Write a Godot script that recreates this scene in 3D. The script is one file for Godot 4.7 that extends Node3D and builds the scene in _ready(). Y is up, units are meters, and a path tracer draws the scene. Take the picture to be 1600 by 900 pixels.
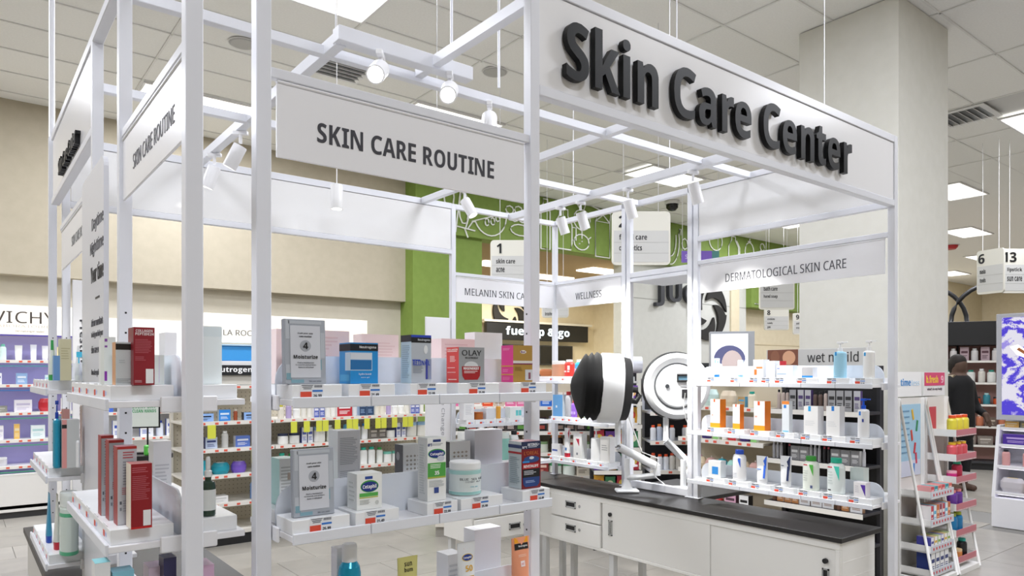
extends Node3D
# A white skin care kiosk in a drugstore. Units are metres; the kiosk's front right post line is the origin.
var mats := {}
var shapes := {}
var taken := {}
var fonts := {}
const ORD := ["first", "second", "third", "fourth", "fifth", "sixth", "seventh", "eighth", "ninth", "tenth", "eleventh", "twelfth", "thirteenth", "fourteenth", "fifteenth", "sixteenth", "seventeenth", "eighteenth", "nineteenth", "twentieth", "twenty-first", "twenty-second", "twenty-third", "twenty-fourth", "twenty-fifth", "twenty-sixth", "twenty-seventh", "twenty-eighth", "twenty-ninth", "thirtieth"]

# ---------------------------------------------------------------- materials
func mat(c, rough = 0.5, metal = 0.0, spec = 0.5):
	var k = str(c, "|", rough, "|", metal, "|", spec)
	if not mats.has(k):
		var m = StandardMaterial3D.new()
		m.albedo_color = Color(c)
		m.roughness = rough
		m.metallic = metal
		m.metallic_specular = spec
		mats[k] = m
	return mats[k]
func frost(c, alpha, rough = 0.5):
	var k = str("frost", c, alpha, rough)
	if not mats.has(k):
		var m = StandardMaterial3D.new()
		m.albedo_color = Color(Color(c), alpha)
		m.transparency = BaseMaterial3D.TRANSPARENCY_ALPHA
		m.roughness = rough
		mats[k] = m
	return mats[k]
func glow(c, energy):
	var k = str("glow", c, energy)
	if not mats.has(k):
		var m = StandardMaterial3D.new()
		m.albedo_color = Color(c)
		m.emission_enabled = true
		m.emission = Color(c)
		m.emission_energy_multiplier = energy
		mats[k] = m
	return mats[k]
func noisy(c0, c1, freq, rough, seed_, uv = 0.5, bump = 0.0):
	var k = str("noisy", c0, c1, freq, rough, seed_)
	if not mats.has(k):
		var n = FastNoiseLite.new()
		n.seed = seed_
		n.frequency = freq
		n.fractal_octaves = 5
		var g = Gradient.new()
		g.set_color(0, Color(c0))
		g.set_color(1, Color(c1))
		var tx = NoiseTexture2D.new()
		tx.width = 512
		tx.height = 512
		tx.seamless = true
		tx.noise = n
		tx.color_ramp = g
		var m = StandardMaterial3D.new()
		m.albedo_texture = tx
		m.uv1_triplanar = true
		m.uv1_world_triplanar = true
		m.uv1_scale = Vector3.ONE * uv
		m.roughness = rough
		if bump > 0.0:
			var nb = NoiseTexture2D.new()
			nb.width = 256
			nb.height = 256
			nb.seamless = true
			nb.as_normal_map = true
			nb.bump_strength = bump
			nb.noise = n
			m.normal_enabled = true
			m.normal_texture = nb
			m.normal_scale = 0.4
		mats[k] = m
	return mats[k]

# ---------------------------------------------------------------- shapes
func quad(st, a, b, c, d):            # corners counter-clockwise seen from outside
	for v in [a, c, b, a, d, c]:
		st.add_vertex(v)
func quad_out(st, p, c):              # a quad turned away from c
	var nrm = (p[1] - p[0]).cross(p[2] - p[0])
	if nrm.dot((p[0] + p[2]) / 2 - c) > 0.0:
		quad(st, p[0], p[1], p[2], p[3])
	else:
		quad(st, p[3], p[2], p[1], p[0])
func bx(w, h, d, r = 0.0):            # box centred on x and z, base at y 0, chamfered by r
	var k = str("bx", snappedf(w, 0.0001), "|", snappedf(h, 0.0001), "|", snappedf(d, 0.0001), "|", r)
	if shapes.has(k):
		return shapes[k]
	var st = SurfaceTool.new()
	st.begin(Mesh.PRIMITIVE_TRIANGLES)
	st.set_smooth_group(-1)
	put_box(st, Vector3(0, h / 2, 0), Vector3(w, h, d), r)
	st.generate_normals()
	shapes[k] = st.commit()
	return shapes[k]
func put_box(st, c, s, r = 0.0):
	var e = s / 2.0
	r = minf(r, 0.45 * minf(s.x, minf(s.y, s.z)))
	if r <= 0.0:
		for ax in 3:
			for sg in [-1.0, 1.0]:
				var n = Vector3.ZERO; n[ax] = sg
				var u = Vector3.ZERO; u[(ax + 1) % 3] = 1.0
				var v = n.cross(u)
				quad(st, c + (n - u - v) * e, c + (n + u - v) * e, c + (n + u + v) * e, c + (n - u + v) * e)
		return
	var i = e - Vector3.ONE * r
	for ax in 3:
		for sg in [-1.0, 1.0]:
			var n = Vector3.ZERO; n[ax] = sg
			var u = Vector3.ZERO; u[(ax + 1) % 3] = 1.0
			var v = n.cross(u)
			var f = func(a, b): return c + n * e + (u * a + v * b) * i
			quad(st, f.call(-1, -1), f.call(1, -1), f.call(1, 1), f.call(-1, 1))
	for ax in 3:                        # twelve edges
		var a1 = (ax + 1) % 3
		var a2 = (ax + 2) % 3
		for s1 in [-1.0, 1.0]:
			for s2 in [-1.0, 1.0]:
				var pts = []
				for t in [[-1.0, 0], [1.0, 0], [1.0, 1], [-1.0, 1]]:
					var p = Vector3.ZERO
					p[ax] = t[0] * i[ax]
					p[a1] = s1 * (e[a1] if t[1] == 0 else i[a1])
					p[a2] = s2 * (i[a2] if t[1] == 0 else e[a2])
					pts.append(c + p)
				quad_out(st, pts, c)
	for sx in [-1.0, 1.0]:
		for sy in [-1.0, 1.0]:
			for sz in [-1.0, 1.0]:
				var s3 = Vector3(sx, sy, sz)
				var a = c + Vector3(e.x, i.y, i.z) * s3
				var b = c + Vector3(i.x, e.y, i.z) * s3
				var d = c + Vector3(i.x, i.y, e.z) * s3
				for v in ([a, d, b] if sx * sy * sz > 0 else [a, b, d]):
					st.add_vertex(v)
func lathe(prof, segs = 20, sx = 1.0, sz = 1.0):   # profile of [radius, y] from bottom to top
	var k = str("lathe", prof, segs, sx, sz)
	if shapes.has(k):
		return shapes[k]
	var st = SurfaceTool.new()
	st.begin(Mesh.PRIMITIVE_TRIANGLES)
	for n in prof.size() - 1:
		var flat = absf(prof[n][1] - prof[n + 1][1]) < 1e-6 or absf(prof[n][0] - prof[n + 1][0]) > absf(prof[n][1] - prof[n + 1][1]) * 2.0
		st.set_smooth_group(n + 1 if flat else 0)
		for s in segs:
			var a0 = TAU * s / segs
			var a1 = TAU * (s + 1) / segs
			var p = func(q, a): return Vector3(cos(a) * q[0] * sx, q[1], -sin(a) * q[0] * sz)
			var A = p.call(prof[n], a0)
			var B = p.call(prof[n], a1)
			var C = p.call(prof[n + 1], a1)
			var D = p.call(prof[n + 1], a0)
			if prof[n][0] < 1e-6:
				for v in [A, D, C]: st.add_vertex(v)
			elif prof[n + 1][0] < 1e-6:
				for v in [A, D, B]: st.add_vertex(v)
			else:
				quad(st, A, B, C, D)
	st.generate_normals()
	shapes[k] = st.commit()
	return shapes[k]
func sphere_prof(r, n = 8):
	var p = []
	for i in n + 1:
		var a = -PI / 2 + PI * i / n
		p.append([maxf(0.0, r * cos(a)), r * sin(a)])
	p[0][0] = 0.0
	p[n][0] = 0.0
	return p
func put_tube(st, pts, r, segs = 6, closed = false):
	var n = pts.size()
	var rings = []
	for i in n:
		var a = pts[(i - 1 + n) % n] if (closed or i > 0) else pts[i]
		var b = pts[(i + 1) % n] if (closed or i < n - 1) else pts[i]
		var t = (b - a).normalized()
		var up = Vector3.UP if absf(t.y) < 0.9 else Vector3.RIGHT
		var u = t.cross(up).normalized()
		var v = u.cross(t).normalized()
		var ring = []
		for s in segs:
			ring.append(pts[i] + (u * cos(TAU * s / segs) + v * sin(TAU * s / segs)) * r)
		rings.append(ring)
	for i in (n if closed else n - 1):
		var A = rings[i]
		var B = rings[(i + 1) % n]
		for s in segs:
			quad(st, B[s], B[(s + 1) % segs], A[(s + 1) % segs], A[s])
	if not closed:
		for s in range(1, segs - 1):
			for v in [rings[0][0], rings[0][s], rings[0][s + 1]]: st.add_vertex(v)
			for v in [rings[n - 1][0], rings[n - 1][s + 1], rings[n - 1][s]]: st.add_vertex(v)
func tube(pts, r, segs = 6, closed = false):
	var st = SurfaceTool.new()
	st.begin(Mesh.PRIMITIVE_TRIANGLES)
	put_tube(st, pts, r, segs, closed)
	st.generate_normals()
	return st.commit()
func put_prism(st, poly, z0, z1):      # polygon (x, y) extruded from z0 to z1
	var p = PackedVector2Array(poly)
	var area = 0.0
	for i in p.size():
		area += p[i].cross(p[(i + 1) % p.size()])
	if area < 0.0:
		p.reverse()
	var tri = Geometry2D.triangulate_polygon(p)
	for i in range(0, tri.size(), 3):
		var a = p[tri[i]]; var b = p[tri[i + 1]]; var c = p[tri[i + 2]]
		if (b - a).cross(c - a) < 0.0:
			var q = b; b = c; c = q
		for v in [a, c, b]: st.add_vertex(Vector3(v.x, v.y, z1))
		for v in [a, b, c]: st.add_vertex(Vector3(v.x, v.y, z0))
	for i in p.size():
		var a = p[i]; var b = p[(i + 1) % p.size()]
		quad(st, Vector3(a.x, a.y, z0), Vector3(b.x, b.y, z0), Vector3(b.x, b.y, z1), Vector3(a.x, a.y, z1))
func prism(poly, z0, z1):
	var st = SurfaceTool.new()
	st.begin(Mesh.PRIMITIVE_TRIANGLES)
	st.set_smooth_group(-1)
	put_prism(st, poly, z0, z1)
	st.generate_normals()
	return st.commit()
func oval(cx, cy, rx, ry, n = 20):
	var o = []
	for i in n:
		o.append(Vector2(cx + cos(TAU * i / n) * rx, cy + sin(TAU * i / n) * ry))
	return o
func newst():
	var st = SurfaceTool.new()
	st.begin(Mesh.PRIMITIVE_TRIANGLES)
	st.set_smooth_group(-1)
	return st
func done(st):
	st.generate_normals()
	return st.commit()

# ---------------------------------------------------------------- nodes
func numbered(n):
	if not taken.has(n):
		taken[n] = 0
		return n
	taken[n] += 1
	return "%s_%03d" % [n, taken[n]]
func thing(called, label, category, at = Vector3.ZERO, yaw = 0.0, group = ""):
	var o = Node3D.new()
	o.name = numbered(called)
	add_child(o)
	o.position = at
	o.rotation_degrees.y = yaw
	o.set_meta("label", label)
	o.set_meta("category", category)
	if group != "":
		o.set_meta("group", group)
	return o
func part(parent, called, mesh, material, at = Vector3.ZERO, rot = Vector3.ZERO):
	var o = MeshInstance3D.new()
	o.name = called if parent != self else numbered(called)
	o.mesh = mesh
	if material != null:
		o.material_override = material
	o.position = at
	o.rotation_degrees = rot
	parent.add_child(o, true)
	return o
func box(parent, called, c, s, material, r = 0.0):    # by centre and size
	return part(parent, called, bx(s.x, s.y, s.z, r), material, c - Vector3(0, s.y / 2, 0))
func span(parent, called, a, b, material, r = 0.0):   # by two corners
	return box(parent, called, (a + b) / 2, (b - a).abs(), material, r)
func struct(called, a, b, material):
	var o = span(self, called, a, b, material)
	o.set_meta("kind", "structure")
	return o
func font(bold, serif = false):
	var k = str(bold, serif)
	if not fonts.has(k):
		var f = SystemFont.new()
		f.font_names = PackedStringArray(["Droid Serif" if serif else "Droid Sans"])
		f.font_weight = 700 if bold else 400
		fonts[k] = f
	return fonts[k]
func text(parent, s, w, h, at, yaw, material, depth = 0.001, bold = true, called = "lettering", roll = 0.0):   # fitted to w by h, h = height of the ink; w 0 keeps proportions
	var t = TextMesh.new()
	t.text = s
	t.font = font(bold)
	t.font_size = 48
	t.pixel_size = 0.01
	t.depth = 0.1
	t.curve_step = 2.5
	var bb = t.get_aabb()
	var o = MeshInstance3D.new()
	o.name = called
	o.mesh = t
	o.material_override = material
	var sy = h / bb.size.y
	var sx = w / bb.size.x if w > 0.0 else sy
	var mid = bb.get_center() * Vector3(sx, sy, depth / 0.1)
	var b = Basis.from_euler(Vector3(0, deg_to_rad(yaw), 0)) * Basis.from_euler(Vector3(0, 0, deg_to_rad(roll))) * Basis.from_scale(Vector3(sx, sy, depth / 0.1))
	o.transform = Transform3D(b, at - b * bb.get_center())
	parent.add_child(o, true)
	return o

# ---------------------------------------------------------------- print on packages
func face_frame(f, w, h, d):           # origin at the face's lower left, right, up, normal, width, height
	match f:
		"l": return [Vector3(-w / 2, 0, -d / 2), Vector3(0, 0, 1), Vector3.UP, Vector3.LEFT, d, h]
		"r": return [Vector3(w / 2, 0, d / 2), Vector3(0, 0, -1), Vector3.UP, Vector3.RIGHT, d, h]
		"t": return [Vector3(-w / 2, h, d / 2), Vector3.RIGHT, Vector3(0, 0, -1), Vector3.UP, w, d]
	return [Vector3(-w / 2, 0, d / 2), Vector3.RIGHT, Vector3.UP, Vector3(0, 0, 1), w, h]
func print_faces(o, w, h, d, list, parent):
	var by = {}                        # colour and layer -> SurfaceTool
	var layer = 0
	for e in list:
		layer += 1
		var fr = face_frame(e[1], w, h, d)
		var lift = 0.00025 + 0.00006 * layer
		var b = Basis(fr[1], fr[2], fr[3])
		var poly = null
		match e[0]:
			"p": poly = [Vector2(e[2], e[3]), Vector2(e[4], e[3]), Vector2(e[4], e[5]), Vector2(e[2], e[5])]
			"w": poly = [Vector2(e[2], e[5]), Vector2(e[4], e[5]), Vector2(e[4], e[3])]
			"e": poly = oval(e[2], e[3], e[4], e[5], 22)
			"j": poly = [Vector2(e[2] - e[4] * .7, e[3]), Vector2(e[2] + e[4] * .7, e[3]), Vector2(e[2] + e[4] * .95, e[3] + (e[5] - e[3]) * .3), Vector2(e[2] + e[4], e[5]), Vector2(e[2] - e[4], e[5]), Vector2(e[2] - e[4] * .95, e[3] + (e[5] - e[3]) * .3)]
		if e[0] == "t":
			var hh = e[5] * fr[5]
			var tw = e[8] * fr[4] if e.size() > 8 and e[8] > 0 else 0.0
			var at = fr[0] + fr[1] * e[3] * fr[4] + fr[2] * e[4] * fr[5] + fr[3] * (lift + 0.0003)
			text(parent, e[2], tw, hh, at, {"f": 0, "l": -90, "r": 90, "t": 0}[e[1]], mat(e[6], 0.5), 0.0004, e[7] > 0, "lettering")
			continue
		var col = e[e.size() - 1] if e[0] != "b" else "f2f2f2"
		var key = str(col, layer)
		if not by.has(key):
			by[key] = [newst(), col, "printed_panel"]
		var st = by[key][0]
		var put = func(pl, l2):
			var t = newst()
			var q = []
			for v in pl:
				q.append(Vector2(v.x * fr[4], v.y * fr[5]))
			put_prism(t, q, 0.0, l2)
			t.generate_normals()
			st.append_from(t.commit(), 0, Transform3D(b, fr[0]))
		if poly != null:
			put.call(poly, lift)
		elif e[0] == "n":
			by[key][2] = "printed_text"
			var rng = RandomNumberGenerator.new()
			rng.seed = layer * 7 + int(w * 1000)
			for i in int(e[6]):
				var y = lerpf(e[3], e[5], (i + 0.5) / e[6])
				var th = (e[5] - e[3]) / e[6] * 0.22
				var x1 = lerpf(e[2], e[4], rng.randf_range(0.7, 1.0))
				put.call([Vector2(e[2], y - th), Vector2(x1, y - th), Vector2(x1, y + th), Vector2(e[2], y + th)], lift)
		elif e[0] == "g":
			by[key][2] = "printed_table"
			for i in int(e[6]):
				for j in int(e[7]):
					var x = lerpf(e[2], e[4], (i + 0.5) / e[6])
					var y = lerpf(e[3], e[5], (j + 0.5) / e[7])
					put.call(oval(x, y, (e[4] - e[2]) / e[6] * .36, (e[5] - e[3]) / e[7] * .3, 4), lift)
		elif e[0] == "b":
			by[key][2] = "barcode"
			put.call([Vector2(e[2], e[3]), Vector2(e[4], e[3]), Vector2(e[4], e[5]), Vector2(e[2], e[5])], lift)
			var bk = str("bars", layer)
			by[bk] = [newst(), "20242a", "barcode_bars"]
			st = by[bk][0]
			var y = e[3] + (e[5] - e[3]) * 0.1
			var i = 0
			while y < e[5] - (e[5] - e[3]) * 0.12:
				var th = (e[5] - e[3]) * [0.045, 0.02, 0.06, 0.03][i % 4]
				put.call([Vector2(e[2] + (e[4] - e[2]) * .12, y), Vector2(e[4] - (e[4] - e[2]) * .12, y), Vector2(e[4] - (e[4] - e[2]) * .12, y + th), Vector2(e[2] + (e[4] - e[2]) * .12, y + th)], lift + 0.0001)
				y += th + (e[5] - e[3]) * 0.04
				i += 1
	for k in by:
		part(parent, by[k][2], by[k][0].commit(), mat(by[k][1], 0.45))
func carton_mesh(w, h, d):
	var k = str("carton", snappedf(w, 0.0005), "|", snappedf(h, 0.0005), "|", snappedf(d, 0.0005))
	if not shapes.has(k):
		var m = ArrayMesh.new()
		for s in 3:
			var st = newst()
			var e = Vector3(w, h, d) / 2
			var c = Vector3(0, h / 2, 0)
			var ax = [2, 0, 1][s]
			for sg in [-1.0, 1.0]:
				var n = Vector3.ZERO; n[ax] = sg
				var u = Vector3.ZERO; u[(ax + 1) % 3] = 1.0
				var v = n.cross(u)
				quad(st, c + (n - u - v) * e, c + (n + u - v) * e, c + (n + u + v) * e, c + (n - u + v) * e)
			st.generate_normals()
			m = st.commit(m)
		shapes[k] = m
	return shapes[k]

# ---------------------------------------------------------------- packages: parts are children of o; base at y 0, front towards +z
func pack(o, kind, w, h, d, c, ex):
	var c0 = c[0]
	var c1 = c[1]
	match kind:
		"carton":
			var b = part(o, "carton_body", carton_mesh(w, h, d), null)
			b.set_surface_override_material(0, mat(c0, 0.4))
			b.set_surface_override_material(1, mat(c1, 0.4))
			b.set_surface_override_material(2, mat(Color(c0).lerp(Color(c1), 0.5).to_html(false), 0.4))
			print_faces(o, w, h, d, ex, o)
		"pump":
			var r = minf(w, d) / 2
			var bh = h * 0.72
			part(o, "bottle_body", lathe([[0, 0], [0.94, 0], [1, bh * .03], [1, bh * .92], [.9, bh * .97], [.42, bh], [0, bh]], 20, w / 2, d / 2), mat(c0, 0.25))
			part(o, "collar", lathe([[0, 0], [.42, 0], [.42, h * .09], [.2, h * .1], [.16, h * .2], [0, h * .2]], 14, r, r), mat(c1, 0.35), Vector3(0, bh, 0))
			var st = newst()
			put_box(st, Vector3(0, h * .955, 0), Vector3(r * .9, h * .06, r * .8), .001)
			put_box(st, Vector3(r * .75, h * .965, 0), Vector3(r * 1.1, h * .03, r * .35), .0008)
			part(o, "pump_head", done(st), mat(c1, 0.35))
			print_faces(o, w * .8, bh, d * .98, ex, o)
		"flip":
			var bh = h * 0.86
			part(o, "bottle_body", lathe([[0, 0], [.92, 0], [1, bh * .04], [1, bh * .85], [.86, bh * .95], [.5, bh], [0, bh]], 20, w / 2, d / 2), mat(c0, 0.3))
			part(o, "cap", lathe([[0, 0], [.62, 0], [.62, h * .12], [.56, h * .14], [0, h * .14]], 16, w / 2, minf(w, d * 1.2) / 2), mat(c1, 0.35), Vector3(0, bh, 0))
			print_faces(o, w * .8, bh, d * .97, ex, o)
		"jar":
			var bh = h * 0.78
			part(o, "jar_body", lathe([[0, 0], [.93, 0], [1, h * .04], [1, bh * .95], [.93, bh], [0, bh]], 28, w / 2, d / 2), mat(c0, 0.2))
			part(o, "lid", lathe([[0, 0], [.97, 0], [.98, h * .18], [.94, h * .22], [0, h * .22]], 28, w / 2, d / 2), mat(c1, 0.35), Vector3(0, bh, 0))
			for e in ex:
				if e[0] == "o":          # printed band
					part(o, "printed_band", lathe([[1.006, h * e[1]], [1.006, h * e[2]]], 28, w / 2, d / 2), mat(e[3], 0.4))
				elif e[0] == "c":        # letters set round the jar: text, height, letter size, colour, turn
					var holder = Node3D.new()
					holder.name = "label_print"
					o.add_child(holder, true)
					for i in e[1].length():
						if e[1][i] == " ":
							continue
						var a = (i - (e[1].length() - 1) / 2.0) * e[3] * 1.25 / (w / 2)
						text(holder, e[1][i], e[3], e[3] * 1.2, Vector3(sin(a) * w / 2 * 1.008, h * e[2], cos(a) * w / 2 * 1.008), rad_to_deg(a), mat(e[4], 0.5), .0004, false, "letter")
		"tube":
			var st = SurfaceTool.new()
			st.begin(Mesh.PRIMITIVE_TRIANGLES)
			var ch = h * 0.14
			var n = 20
			var rings = []
			for i in 5:
				var f = i / 4.0
				var ring = []
				for s in n:
					var a = TAU * s / n
					ring.append(Vector3(cos(a) * w / 2 * lerpf(.86, 1.0, f), ch + (h - ch) * f, -sin(a) * lerpf(d / 2 * .9, .0012, f)))
				rings.append(ring)
			for i in 4:
				for s in n:
					quad(st, rings[i][s], rings[i][(s + 1) % n], rings[i + 1][(s + 1) % n], rings[i + 1][s])
			st.generate_normals()
			part(o, "tube_body", st.commit(), mat(c0, 0.3))
			part(o, "cap", lathe([[0, 0], [.8, 0], [.86, ch], [0, ch]], 18, w / 2, d / 2), mat(c1, 0.35))
			if ex.size():
				var tilt = Node3D.new()
				tilt.name = "front_print"
				o.add_child(tilt, true)
				tilt.rotation.x = -atan2(d * .45, h - ch)
				tilt.position = Vector3(0, ch, d * .45 - d * .45 + .0)
				var hh = sqrt(pow(h - ch, 2) + pow(d * .45, 2))
				if ex[0][1] == "r":
					tilt.rotation.x = 0.0
					tilt.rotation.z = atan2(w * .0, h)
					print_faces(tilt, w * .96, hh, d * .7, ex, tilt)
				else:
					print_faces(tilt, w * .8, hh, d * .92, ex, tilt)
		"can":
			part(o, "can_body", lathe([[0, 0], [.95, 0], [1, .004], [1, h * .66], [.9, h * .74], [.62, h * .8], [0, h * .8]], 26, w / 2, w / 2), mat(c0, 0.2, 0.3))
			part(o, "cap", lathe([[0, 0], [.66, 0], [.66, h * .17], [.58, h * .2], [0, h * .2]], 22, w / 2, w / 2), mat(c1, 0.3), Vector3(0, h * .8, 0))
			var fl = newst()
			for q in [[.004, .55, .0085], [.013, .55, .0075], [-.008, .53, .006]]:
				put_prism(fl, oval(q[0], h * q[1], q[2], q[2], 10), w * .45, w * .508)
			part(o, "flower_print", done(fl), mat("e25a6a", 0.4))
		"dropper":
			var r = minf(w, d) / 2
			part(o, "bottle_body", lathe([[0, 0], [.92, 0], [1, h * .02], [1, h * .5], [.86, h * .57], [.42, h * .6], [.42, h * .66], [0, h * .66]], 22, r, r), mat(c0, 0.08))
			part(o, "label_wrap", lathe([[1.012, h * .1], [1.012, h * .45]], 22, r, r), mat("dfe2df", 0.5))
			part(o, "dropper_collar", lathe([[0, 0], [.5, 0], [.5, h * .1], [.34, h * .11], [0, h * .11]], 16, r, r), mat(c1, 0.35), Vector3(0, h * .66, 0))
			part(o, "bulb", lathe([[0, 0], [.3, 0], [.3, h * .18], [.2, h * .23], [0, h * .23]], 14, r, r), mat("e3e5e3", 0.5), Vector3(0, h * .77, 0))
		"soft":
			part(o, "pouch", lathe([[0, 0], [.8, .0], [1, h * .3], [1, h * .7], [.75, h], [0, h]], 12, w / 2, d / 2), mat(c0, 0.35))
			box(o, "flap", Vector3(0, h * 1.0, 0), Vector3(w * .4, .004, d * .35), mat(c1, 0.4))
		"ball":
			part(o, "sponge", lathe([[0, 0], [.55, h * .06], [.9, h * .28], [1, h * .5], [.9, h * .72], [.55, h * .94], [0, h]], 14, w / 2, d / 2), mat(c0, 0.9))
			part(o, "cord", lathe([[0, 0], [.12, 0], [.12, h * .12], [0, h * .12]], 8, w / 2, w / 2), mat(c1, 0.8), Vector3(0, h, 0))
		"bag":
			var st = newst()
			var pl = [Vector2(-w / 2, 0), Vector2(w / 2, 0), Vector2(w * .46, h * .1), Vector2(w * .5, h * .5), Vector2(w * .46, h * .9), Vector2(w / 2, h), Vector2(-w / 2, h), Vector2(-w * .46, h * .9), Vector2(-w * .5, h * .5), Vector2(-w * .46, h * .1)]
			put_prism(st, pl, -d / 2, d / 2)
			part(o, "bag_body", done(st), mat(c0, 0.3))
			part(o, "badge", prism(oval(0, h * .55, w * .32, h * .22, 14), 0, d / 2 + .002), mat(c1, 0.4))
		"peg":
			box(o, "card", Vector3(0, h / 2, 0), Vector3(w, h, .003), mat(c0, 0.5))
			box(o, "blister", Vector3(0, h * .4, .012), Vector3(w * .7, h * .5, .02), mat(c1, 0.3), .004)

# a row of packages along a shelf: pal entries are [kind, w, h, d, colours, words, category]
func row(a, b, yaw, pal, seed_, phrase, group, gap = 0.012, fill = 0.9, face = 1):
	var rng = RandomNumberGenerator.new()
	rng.seed = seed_
	var dir = (b - a).normalized()
	var total = a.distance_to(b)
	var x = 0.0
	var n = 0
	var i = seed_ % pal.size()
	while n < 30:
		var q = pal[i % pal.size()]
		i += 1
		var reps = rng.randi_range(1, face)
		for k in reps:
			var w = q[1] * rng.randf_range(0.95, 1.05)
			if x + w > total or n >= 30:
				return
			if rng.randf() < fill:
				var o = thing(q[0].replace("carton", "carton_box").replace("flip", "bottle").replace("pump", "pump_bottle").replace("soft", "soft_pack").replace("ball", "bath_sponge").replace("bag", "snack_bag").replace("peg", "hanging_pack"), "%s, %s from left on %s" % [q[5], ORD[n], phrase], q[6], a + dir * (x + w / 2) + Vector3(0, .0006, 0), yaw, group)
				pack(o, q[0], q[1], q[2] * (1.0 if q.size() < 8 else rng.randf_range(0.85, 1.1)), q[3], q[4], [])
				if q[0] == "carton":
					print_faces(o, q[1], q[2], q[3], [["p", "f", .12, .55, .88, .72, q[4][1]], ["n", "f", .15, .15, .85, .42, 3, q[4][1]]], o)
				n += 1
			x += w + gap
		x += rng.randf() * gap
func light(l, at, energy, colour = "ffffff"):
	l.light_color = Color(colour)
	l.light_energy = energy
	l.shadow_enabled = true
	l.position = at
	add_child(l, true)
	return l
# ---------------------------------------------------------------- kiosk pieces
const U := 1.5       # tray heights of the three shelf levels
const LEVELS := [1.5, 1.243, 0.986]
const RISE := 0.028
func shelf(key, where, yaw, at, length, lip, level, price):     # local x along the shelf, +z towards the shopper
	var word = ["upper", "middle", "low"][level]
	var o = thing("display_shelf", "white metal shelf with clear risers, %s level, %s" % [word, where], "shelf", at + Vector3(0, LEVELS[level] - .012, 0), yaw, "kiosk shelves")
	var wm = mat("f3f3f6", 0.35)
	var bd = .115 if at.x < -.5 else .14
	box(o, "tray", Vector3(0, .006, (lip - bd) / 2), Vector3(length, .012, lip + bd - .004), wm, .001)
	var n = maxi(2, roundi(length / .16))
	for i in n:
		box(o, "lip_segment", Vector3(-length / 2 + (i + .5) * length / n, .006, lip), Vector3(length / n - .0015, .021, .006), mat("e6e9f0", 0.3), .0012)
	for s in [-1, 1]:
		box(o, "end_bracket", Vector3(s * (length / 2 + .003), .004, -.01), Vector3(.006, .03, .1), wm, .002)
	var pl = []
	for i in 7:
		var a = PI - PI / 2 * i / 6
		pl.append(Vector2(-length / 2 + .055 + cos(a) * .05, .047 + sin(a) * .05))
	for i in 7:
		var a = PI / 2 - PI / 2 * i / 6
		pl.append(Vector2(length / 2 - .055 + cos(a) * .05, .047 + sin(a) * .05))
	pl.append(Vector2(length / 2 - .005, .012)); pl.append(Vector2(-length / 2 + .005, .012))
	part(o, "back_panel", prism(pl, -.002, .002), frost("eef3fb", 0.78, 0.45))
	var clear = mat("f4f6f8", 0.22)
	box(o, "riser_block", Vector3(0, .012 + RISE / 2, -.005 - (bd - .015) / 2), Vector3(length - .03, RISE, bd - .02), clear, .001)
	var list = RISERS.get(key + str(level), [[-length / 2 + .01, length / 2 - .01, 0]])
	var along = 1.0 if yaw == 0.0 else 1.0
	for i in list.size():
		var q = list[i]
		var off = at.x if yaw == 0.0 else at.z
		var lo = (q[0] - off) * along if RISERS.has(key + str(level)) else q[0]
		var hi = (q[1] - off) * along if RISERS.has(key + str(level)) else q[1]
		lo = maxf(lo, -length / 2 + .002); hi = minf(hi, length / 2 - .002)
		box(o, "riser_block", Vector3((lo + hi) / 2, .012 + RISE / 2, (lip - .004 + .012) / 2), Vector3(hi - lo, RISE, lip - .02), clear, .001)
		if RISERS.has(key + str(level)):
			tag(o, Vector3((q[2] - off) + price[1], .012 + RISE * .52, lip - .006), price, i)
	return o
const PRICES := ["26.99", "21.49", "22.99", "25.99", "24.49", "21.49", "12.99", "31.99"]
func tag(o, at, price, i):       # price: [size of the card, shift]
	var w = price[0]
	var h = w * .62
	var t = box(o, "price_tag", at, Vector3(w, h, .0012), mat("eef0f4", 0.5))
	box(t, "sale_mark", Vector3(-w * .26, h * .27, .0009), Vector3(w * .48, h * .46, .0006), mat("e2513a", 0.5))
	if w > .04:
		var st = newst()
		for k in 7:
			put_box(st, Vector3(w * (.12 + .05 * k), h * .86, .0009), Vector3(w * .025, h * .16, .0006))
		for k in 3:
			put_box(st, Vector3(-w * .2, h * (.92 - .11 * k), .0009), Vector3(w * (.5 - .08 * k), h * .04, .0006))
		part(t, "barcode_bars", done(st), mat("4a5060", 0.5))
		box(t, "printed_text", Vector3(w * .24, h * .55, .0009), Vector3(w * .44, h * .12, .0006), mat("2f78d0", 0.5))
		text(t, PRICES[i % 8], w * .36, h * .2, Vector3(w * .24, h * .22, .0009), 0, mat("2a2f3a", 0.5), .0005, true)
	else:
		box(t, "printed_text", Vector3(w * .24, h * .3, .0009), Vector3(w * .4, h * .3, .0006), mat("b9c6ec", 0.5))
func banner(label, a, b, yaw, words, tw, th, shift, col, bold):     # a hanging header board between two points on its lower edge, 0.147 high
	var c = (a + b) / 2
	var w = a.distance_to(b)
	var o = thing("header_banner", label, "banner", c, yaw)
	box(o, "board", Vector3(0, .0735, 0), Vector3(w, .147, .006), mat("f1f1f4", 0.3), .001)
	box(o, "hanger_rail", Vector3(0, .1502, 0), Vector3(w, .006, .012), mat("f1f1f4", 0.3), .002)
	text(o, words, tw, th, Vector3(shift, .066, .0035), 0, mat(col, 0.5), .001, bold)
	return o
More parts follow.
